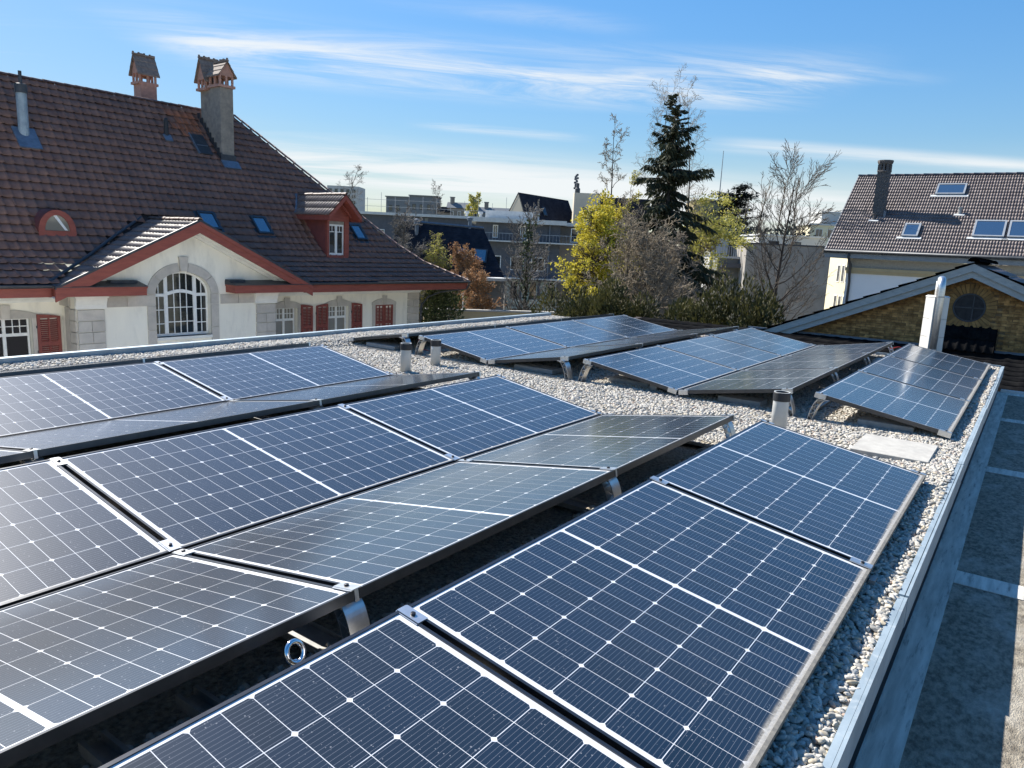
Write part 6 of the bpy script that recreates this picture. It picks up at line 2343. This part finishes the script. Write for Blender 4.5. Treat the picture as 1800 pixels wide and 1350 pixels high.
def shrub(name, label, x, y, z0, rx, ry, rz, n, m, seed, l=.3, w=.05, up=1.0, group=None, cat="shrub", lobes=7, inner=.55):
    """bushy mass of upright sprays over several uneven lobes"""
    rg = random.Random(seed)
    t = thing(name, label, cat, (x, y, z0), 0, group)
    lb = [(rg.uniform(-.6, .6) * rx, rg.uniform(-.6, .6) * ry, rg.uniform(.25, .75) * rz, rg.uniform(.35, .62)) for _ in range(lobes)]
    P, D, S, ln, wd = [], [], [], [], []
    for i in range(n):
        cx_, cy_, cz_, s_ = rg.choice(lb)
        v = Vector((rg.gauss(0, 1), rg.gauss(0, 1), rg.gauss(0, 1))).normalized()
        rad = inner + (1 - inner) * rg.random() ** .6
        p = Vector((cx_ + v.x * rx * s_ * rad, cy_ + v.y * ry * s_ * rad, max(0.02, cz_ + v.z * rz * s_ * rad)))
        d = (v * .8 + Vector((rg.gauss(0, .35), rg.gauss(0, .35), up * rg.uniform(.2, 1)))).normalized()
        P.append(p)
        D.append(d)
        S.append(d.cross(Vector((rg.gauss(0, 1), rg.gauss(0, 1), rg.gauss(0, 1)))).normalized())
        ln.append(l * rg.uniform(.5, 1.35))
        wd.append(w * rg.uniform(.6, 1.4))
    V, F = kites(P, D, S, ln, wd)
    link("foliage", np_mesh("foliage", V, F, m), t)
    segs = []
    for (cx_, cy_, cz_, s_) in lb:
        segs.append(((cx_ * .2, cy_ * .2, -.2), (cx_, cy_, cz_ + rz * .2), .05, .02))
    V, F = tubes(segs, 5)
    link("stems", np_mesh("stems", V, F, M['bark_dark']), t)
    return t


# yew hedges beyond the roof edge
shrub("yew_bush", "big dark yew bush left of the bare twigs beyond the roof", 17.3, 9.5, -3.6, 1.5, 1.5, 3.35, 17000, M['yew'], 31, .17, .026, 1.0, "yew bushes beyond the roof edge")
shrub("yew_bush", "low yew bush below the yellow maple", 17.6, 10.9, -3.6, 1.2, 1.2, 2.85, 10500, M['yew'], 32, .17, .026, 1.0, "yew bushes beyond the roof edge")
shrub("yew_bush", "low dark yew bush in the middle beyond the roof edge", 17.5, 8.1, -3.6, 1.3, 1.3, 2.85, 12500, M['yew'], 33, .17, .026, 1.0, "yew bushes beyond the roof edge")
shrub("yew_bush", "dark yew bush below the twig tangle at right", 18.0, 6.6, -3.6, 1.3, 1.3, 2.75, 10500, M['yew'], 34, .17, .026, 1.0, "yew bushes beyond the roof edge")
shrub("yew_bush", "upright yew bush in front of the concrete wall", 18.0, 5.05, -3.8, 1.35, 1.35, 3.75, 16000, M['yew'], 35, .17, .026, 1.1, "yew bushes beyond the roof edge")
shrub("yew_bush", "small yew bush beside the white verge board", 17.2, 3.95, -3.8, 0.8, 0.8, 3.5, 6000, M['yew'], 36, .17, .026, 1.1, "yew bushes beyond the roof edge")
shrub("evergreen_shrub", "dark green shrub behind the right corner of the schoolhouse", 22.6, 21.4, -5.0, 1.3, 1.3, 4.2, 3600, M['shrub_leaf'], 37, .22, .05, .6)
shrub("evergreen_shrub", "green shrub at the foot of the ivy clad tree", 30.5, 22.3, -5.2, 1.3, 1.3, 2.6, 2200, M['ivy'], 38, .2, .06, .4)
shrub("hedge", "dark clipped hedge right of the ochre tower", 74.5, 26.5, 0.5, 4.5, 4.5, 4.2, 2600, M['cedar'], 39, .5, .12, .5, None, "hedge")
shrub("hedge", "dark hedge above the white low building", 77.5, 22.0, 0.2, 4.0, 4.0, 4.2, 2200, M['cedar'], 40, .5, .12, .5, None, "hedge")

# bare trees
bare_tree("bare_tree", "big bare tree with dark trunk in front of the concrete wall", 32.2, 8.35, 5.2, .19,
          cfgd(nch=[42, 8, 6, 4, 0], len=[4.0, .56, .45, .5, .5], ang=[1.0, .55, .55, .6, .6], trop=[.06, .07, .04, .02, 0], start=[.26, .25, .2, .15, 0], rr=[.42, .5, .55, .6, .6], rmin=.009,
               shape=lambda f: 0.95 - .38 * f), 71, M['bark_dark'], M['bark'], 3, (0.0, -0.05))
bare_tree("corkscrew_tree", "bare twisted tree rising left of the spruce", 27.1, 13.75, 6.9, .14,
          cfgd(nch=[24, 9, 6, 3, 0], wig=[.03, .30, .38, .35, .3], nseg=[18, 12, 9, 6, 4], len=[2.3, .40, .5, .5, .5], ang=[.9, .8, .8, .8, .6], trop=[.03, .08, .05, .02, 0], start=[.55, .2, .15, .15, 0], rmin=.008), 72, M['bark_dark'], M['twig'], 3, (-0.02, 0.03))
bare_tree("birch_tree", "fine bare birch crown showing behind the spruce top", 34.6, 15.2, 10.3, .15,
          cfgd(nch=[34, 8, 6, 4, 0], wig=[.025, .12, .2, .25, .3], nseg=[16, 10, 7, 5, 4], len=[3.0, .55, .5, .5, .5], ang=[.75, .7, .7, .7, .6], trop=[.02, .07, .0, -.03, 0], start=[.45, .2, .15, .15, 0], rmin=.006,
               shape=lambda f: 1.1 - .55 * f), 73, M['bark'], M['twig'], 3, (0, 0))
bare_tree("birch_tree", "second thin bare birch just right of the spruce top", 33.6, 13.6, 9.9, .12,
          cfgd(nch=[26, 8, 6, 3, 0], wig=[.025, .12, .2, .25, .3], nseg=[16, 10, 7, 5, 4], len=[2.5, .55, .5, .5, .5], ang=[.7, .7, .7, .7, .6], trop=[.02, .06, .0, -.03, 0], start=[.5, .2, .15, .15, 0], rmin=.006), 74, M['bark'], M['twig'], 3, (0, 0.02))
tw_cfg = dict(nseg=[7, 8, 7, 5, 3], wig=[.14, .20, .26, .28, .3], trop=[.0, .05, .03, .02, 0], nch=[26, 14, 8, 4, 0], start=[.15, .1, .12, .15, 0], len=[2.6, .46, .5, .5, .5], ang=[.75, .8, .8, .7, .6], rr=[.55, .55, .6, .6, .6], rmin=.010, shape=lambda f: 1.15 - .5 * f)
bare_tree("twiggy_bush", "tangled bare bush in front of the spruce at left", 21.6, 10.9, 1.6, .13, cfgd(**tw_cfg), 75, M['bark'], M['twig'], 3, zb=-5, cat="bush", group="tangled bare bushes below the spruce")
bare_tree("twiggy_bush", "tangled bare bush in front of the spruce trunk", 21.9, 9.5, 1.9, .13, cfgd(**tw_cfg), 76, M['bark'], M['twig'], 3, zb=-5, cat="bush", group="tangled bare bushes below the spruce")
bare_tree("twiggy_bush", "tangled bare bush between the spruce and the concrete wall", 22.8, 7.9, 0.7, .12, cfgd(**tw_cfg), 77, M['bark'], M['twig'], 3, zb=-5, cat="bush", group="tangled bare bushes below the spruce")
bare_tree("twiggy_bush", "sparse pale bush below the pale yellow tree", 25.5, 9.9, 1.6, .12, cfgd(**tw_cfg), 78, M['bark'], M['twig_pale'], 3, zb=-5, cat="bush", group="tangled bare bushes below the spruce")

# leafing trees
mp_cfg = cfgd(nseg=[10, 8, 6, 4, 3], nch=[60, 12, 7, 4, 0], len=[2.9, .46, .48, .5, .5], ang=[1.05, .75, .75, .7, .6], trop=[.05, .025, .02, .01, 0], start=[.30, .15, .15, .15, 0], rr=[.45, .5, .55, .6, .6], shape=lambda f: 1.12 - .80 * f)
t = bare_tree("maple_tree", "maple covered in bright yellow blossom left of the spruce", 24.8, 13.7, 2.6, .17, mp_cfg, 311, M['bark_dark'], M['bark'], 3)
leaf_clumps(t, 24.65, 13.6, 0.75, 1.75, 3.0, 190, 100, .27, .12, .042, M['blossom'], 7)
t = bare_tree("maple_tree", "paler yellow green tree right of the spruce", 36.5, 13.6, 3.4, .15, mp_cfg, 82, M['bark_dark'], M['twig_pale'], 3)
leaf_clumps(t, 36.7, 13.1, 2.5, 2.2, 2.4, 110, 60, .36, .14, .045, M['pale_leaf'], 9)
bare_tree("maple_tree", "small yellow green sapling between the birch and the spruce", 28.2, 14.1, 4.6, .12, cfgd(nch=[16, 7, 4, 3, 0], len=[1.7, .45, .5, .5, .5], ang=[.7, .7, .7, .7, .6]), 83, M['bark_dark'], M['twig_pale'], 3,
          leaves=dict(lev=3, n=3, sp=.06, l=.10, w=.03, m=M['pale_leaf'], p=.5))
cp_cfg = cfgd(nseg=[6, 7, 5, 4, 3], nch=[30, 11, 6, 3, 0], len=[2.0, .45, .5, .5, .5], ang=[.75, .65, .65, .6, .6], trop=[.02, .06, .05, .03, 0], start=[.12, .12, .15, .15, 0], rr=[.5, .5, .55, .6, .6], shape=lambda f: 1.0 - .4 * f)
bare_tree("copper_bush", "copper brown bush with round top above the white canopy", 31.7, 26.6, 0.1, .13, cp_cfg, 84, M['bark'], M['twig_pale'], 3, zb=-5.5, cat="bush",
          leaves=dict(lev=2, n=3, sp=.06, l=.13, w=.04, m=M['copper_leaf'], p=.36, up=.6), group="copper brown bushes")
bare_tree("copper_bush", "lower copper brown bush below the white canopy", 28.8, 23.9, -0.9, .12, cp_cfg, 85, M['bark'], M['twig_pale'], 3, zb=-5.5, cat="bush",
          leaves=dict(lev=2, n=3, sp=.07, l=.12, w=.035, m=M['copper_leaf'], p=.30, up=.4), group="copper brown bushes")
bare_tree("bare_tree", "bare ivy clad tree in front of the modern block", 33.6, 23.6, 3.0, .20,
          cfgd(nch=[36, 9, 6, 3, 0], len=[3.2, .5, .45, .5, .5], ang=[.7, .6, .6, .6, .6], trop=[.0, .05, .05, .02, 0], start=[.28, .15, .2, .15, 0], rr=[.42, .5, .55, .6, .6], rmin=.012), 86, M['bark_dark'], M['twig_grey'], 3,
          leaves=dict(lev=0, max=0, n=130, sp=.20, l=.16, w=.07, m=M['ivy'], p=.7))
bare_tree("twiggy_tree", "grey bare twiggy tree rising behind the hip of the red roof", 30.2, 30.6, 3.3, .16, cfgd(nch=[38, 12, 8, 3, 0], wig=[.1, .2, .25, .25, .3], len=[3.2, .45, .5, .5, .5], ang=[.9, .75, .7, .7, .6], start=[.35, .15, .15, .15, 0], rmin=.012), 87, M['bark'], M['twig_grey'], 3, (0.05, 0.0))
bare_tree("twiggy_tree", "pale leafing bush along the lower hip of the red roof", 31.5, 30.0, 0.9, .14, cfgd(**tw_cfg), 88, M['bark'], M['twig_pale'], 3, zb=-6,
          leaves=dict(lev=3, n=2, sp=.05, l=.10, w=.03, m=M['pale_leaf'], p=.4))
bare_tree("bare_tree", "bare treetop above the hip ridge in front of the high rise", 47.6, 56.3, 8.6, .2, cfgd(nch=[24, 9, 6, 3, 0], wig=[.1, .2, .25, .25, .3], len=[3.6, .45, .5, .5, .5], ang=[.95, .8, .75, .7, .6], start=[.45, .15, .15, .15, 0], rmin=.010), 89, M['bark'], M['twig_grey'], 3)
bare_tree("bare_tree", "small bare tree on the skyline above the flat roof", 99.0, 88.5, 11.3, .25, cfgd(nch=[22, 8, 5, 3, 0], len=[3.6, .45, .5, .5, .5], ang=[.7, .7, .7, .7, .6], start=[.5, .2, .2, .15, 0], rmin=.018), 90, M['bark'], M['twig_grey'], 3)
bare_tree("pale_tree", "small pale leafing tree on the skyline before the far roofs", 102.5, 83.5, 9.6, .25, cfgd(nch=[20, 8, 5, 3, 0], len=[3.4, .45, .5, .5, .5], ang=[.8, .7, .7, .7, .6], start=[.5, .2, .2, .15, 0], rmin=.018), 91, M['bark'], M['twig_pale'], 3,
          leaves=dict(lev=3, n=2, sp=.1, l=.3, w=.1, m=M['pale_leaf'], p=.5))
for i, (x, y, zt, lab) in enumerate(((127.3, 42.1, 11.8, "shortest far poplar, half hidden by the cedar"), (129.0, 40.1, 13.4, "left far bare poplar behind the big bare tree"),
                                     (131.2, 37.4, 14.6, "tallest far bare poplar behind the big bare tree"), (133.1, 34.4, 13.8, "right far bare poplar behind the big bare tree"))):
    bare_tree("poplar_tree", lab, x, y, zt, .3, cfgd(nch=[44, 9, 5, 3, 0], len=[2.8, .45, .5, .5, .5], ang=[.32, .35, .4, .4, .4], trop=[.0, .10, .08, .05, 0], start=[.2, .2, .2, .15, 0], rmin=.02, shape=lambda f: 1.0 - .5 * f), 92 + i, M['bark'], M['twig_pale'], 2, group="far bare poplars")
# cedar: layered dark tiers
rg = random.Random(101)
t = thing("cedar_tree", "wide dark cedar behind the ochre tower", "tree", (91.5, 31.0, GZ))
segs, P, D, S, ln, wd = [((0, 0, 0), (0, 0, 17.0), .5, .1)], [], [], [], [], []
for i in range(44):
    z = 9.0 + i * 0.20
    az = rg.uniform(0, 2 * PI)
    bl = (4.4 - 2.4 * ((z - 8.5) / 9.2) ** 2) * rg.uniform(.6, 1.1)
    e = Vector((math.cos(az) * bl, math.sin(az) * bl, z + rg.uniform(.0, .9)))
    segs.append(((0, 0, z), tuple(e), .10, .02))
    for k in range(260):
        u = rg.uniform(.1, 1.05)
        b_ = Vector((0, 0, z)).lerp(e, u) + Vector((rg.gauss(0, .45), rg.gauss(0, .45), rg.gauss(0, .13)))
        d = Vector((rg.gauss(0, 1), rg.gauss(0, 1), rg.gauss(0, .25))).normalized()
        P.append(b_)
        D.append(d)
        S.append(d.cross(Vector((0, 0, 1))).normalized())
        ln.append(rg.uniform(.3, .7))
        wd.append(rg.uniform(.08, .16))
V, F = tubes(segs, 5)
link("trunk", np_mesh("trunk", V, F, M['bark_dark']), t)
V, F = kites(P, D, S, ln, wd)
link("crown", np_mesh("crown", V, F, M['cedar']), t)
# far treeline closing the horizon
rg = random.Random(55)
P, D, S, ln, wd = [], [], [], [], []
for i in range(9000):
    a = R(rg.uniform(-20, 85))
    rr_ = rg.uniform(210, 300)
    h = 7 + 3 * math.sin(a * 23) + 2 * math.sin(a * 61)
    P.append(Vector((rr_ * math.cos(a), rr_ * math.sin(a), GZ + rg.uniform(0, h + 3))))
    d = Vector((rg.gauss(0, 1), rg.gauss(0, 1), rg.gauss(.3, 1))).normalized()
    D.append(d)
    S.append(d.cross(Vector((rg.gauss(0, 1), rg.gauss(0, 1), rg.gauss(0, 1)))).normalized())
    ln.append(rg.uniform(2, 5))
    wd.append(rg.uniform(.6, 1.6))
V, F = kites(P, D, S, ln, wd)
tag(link("far_woods", np_mesh("far_woods", V, F, M['far_wall_a'])), kind='stuff', cat="woods")
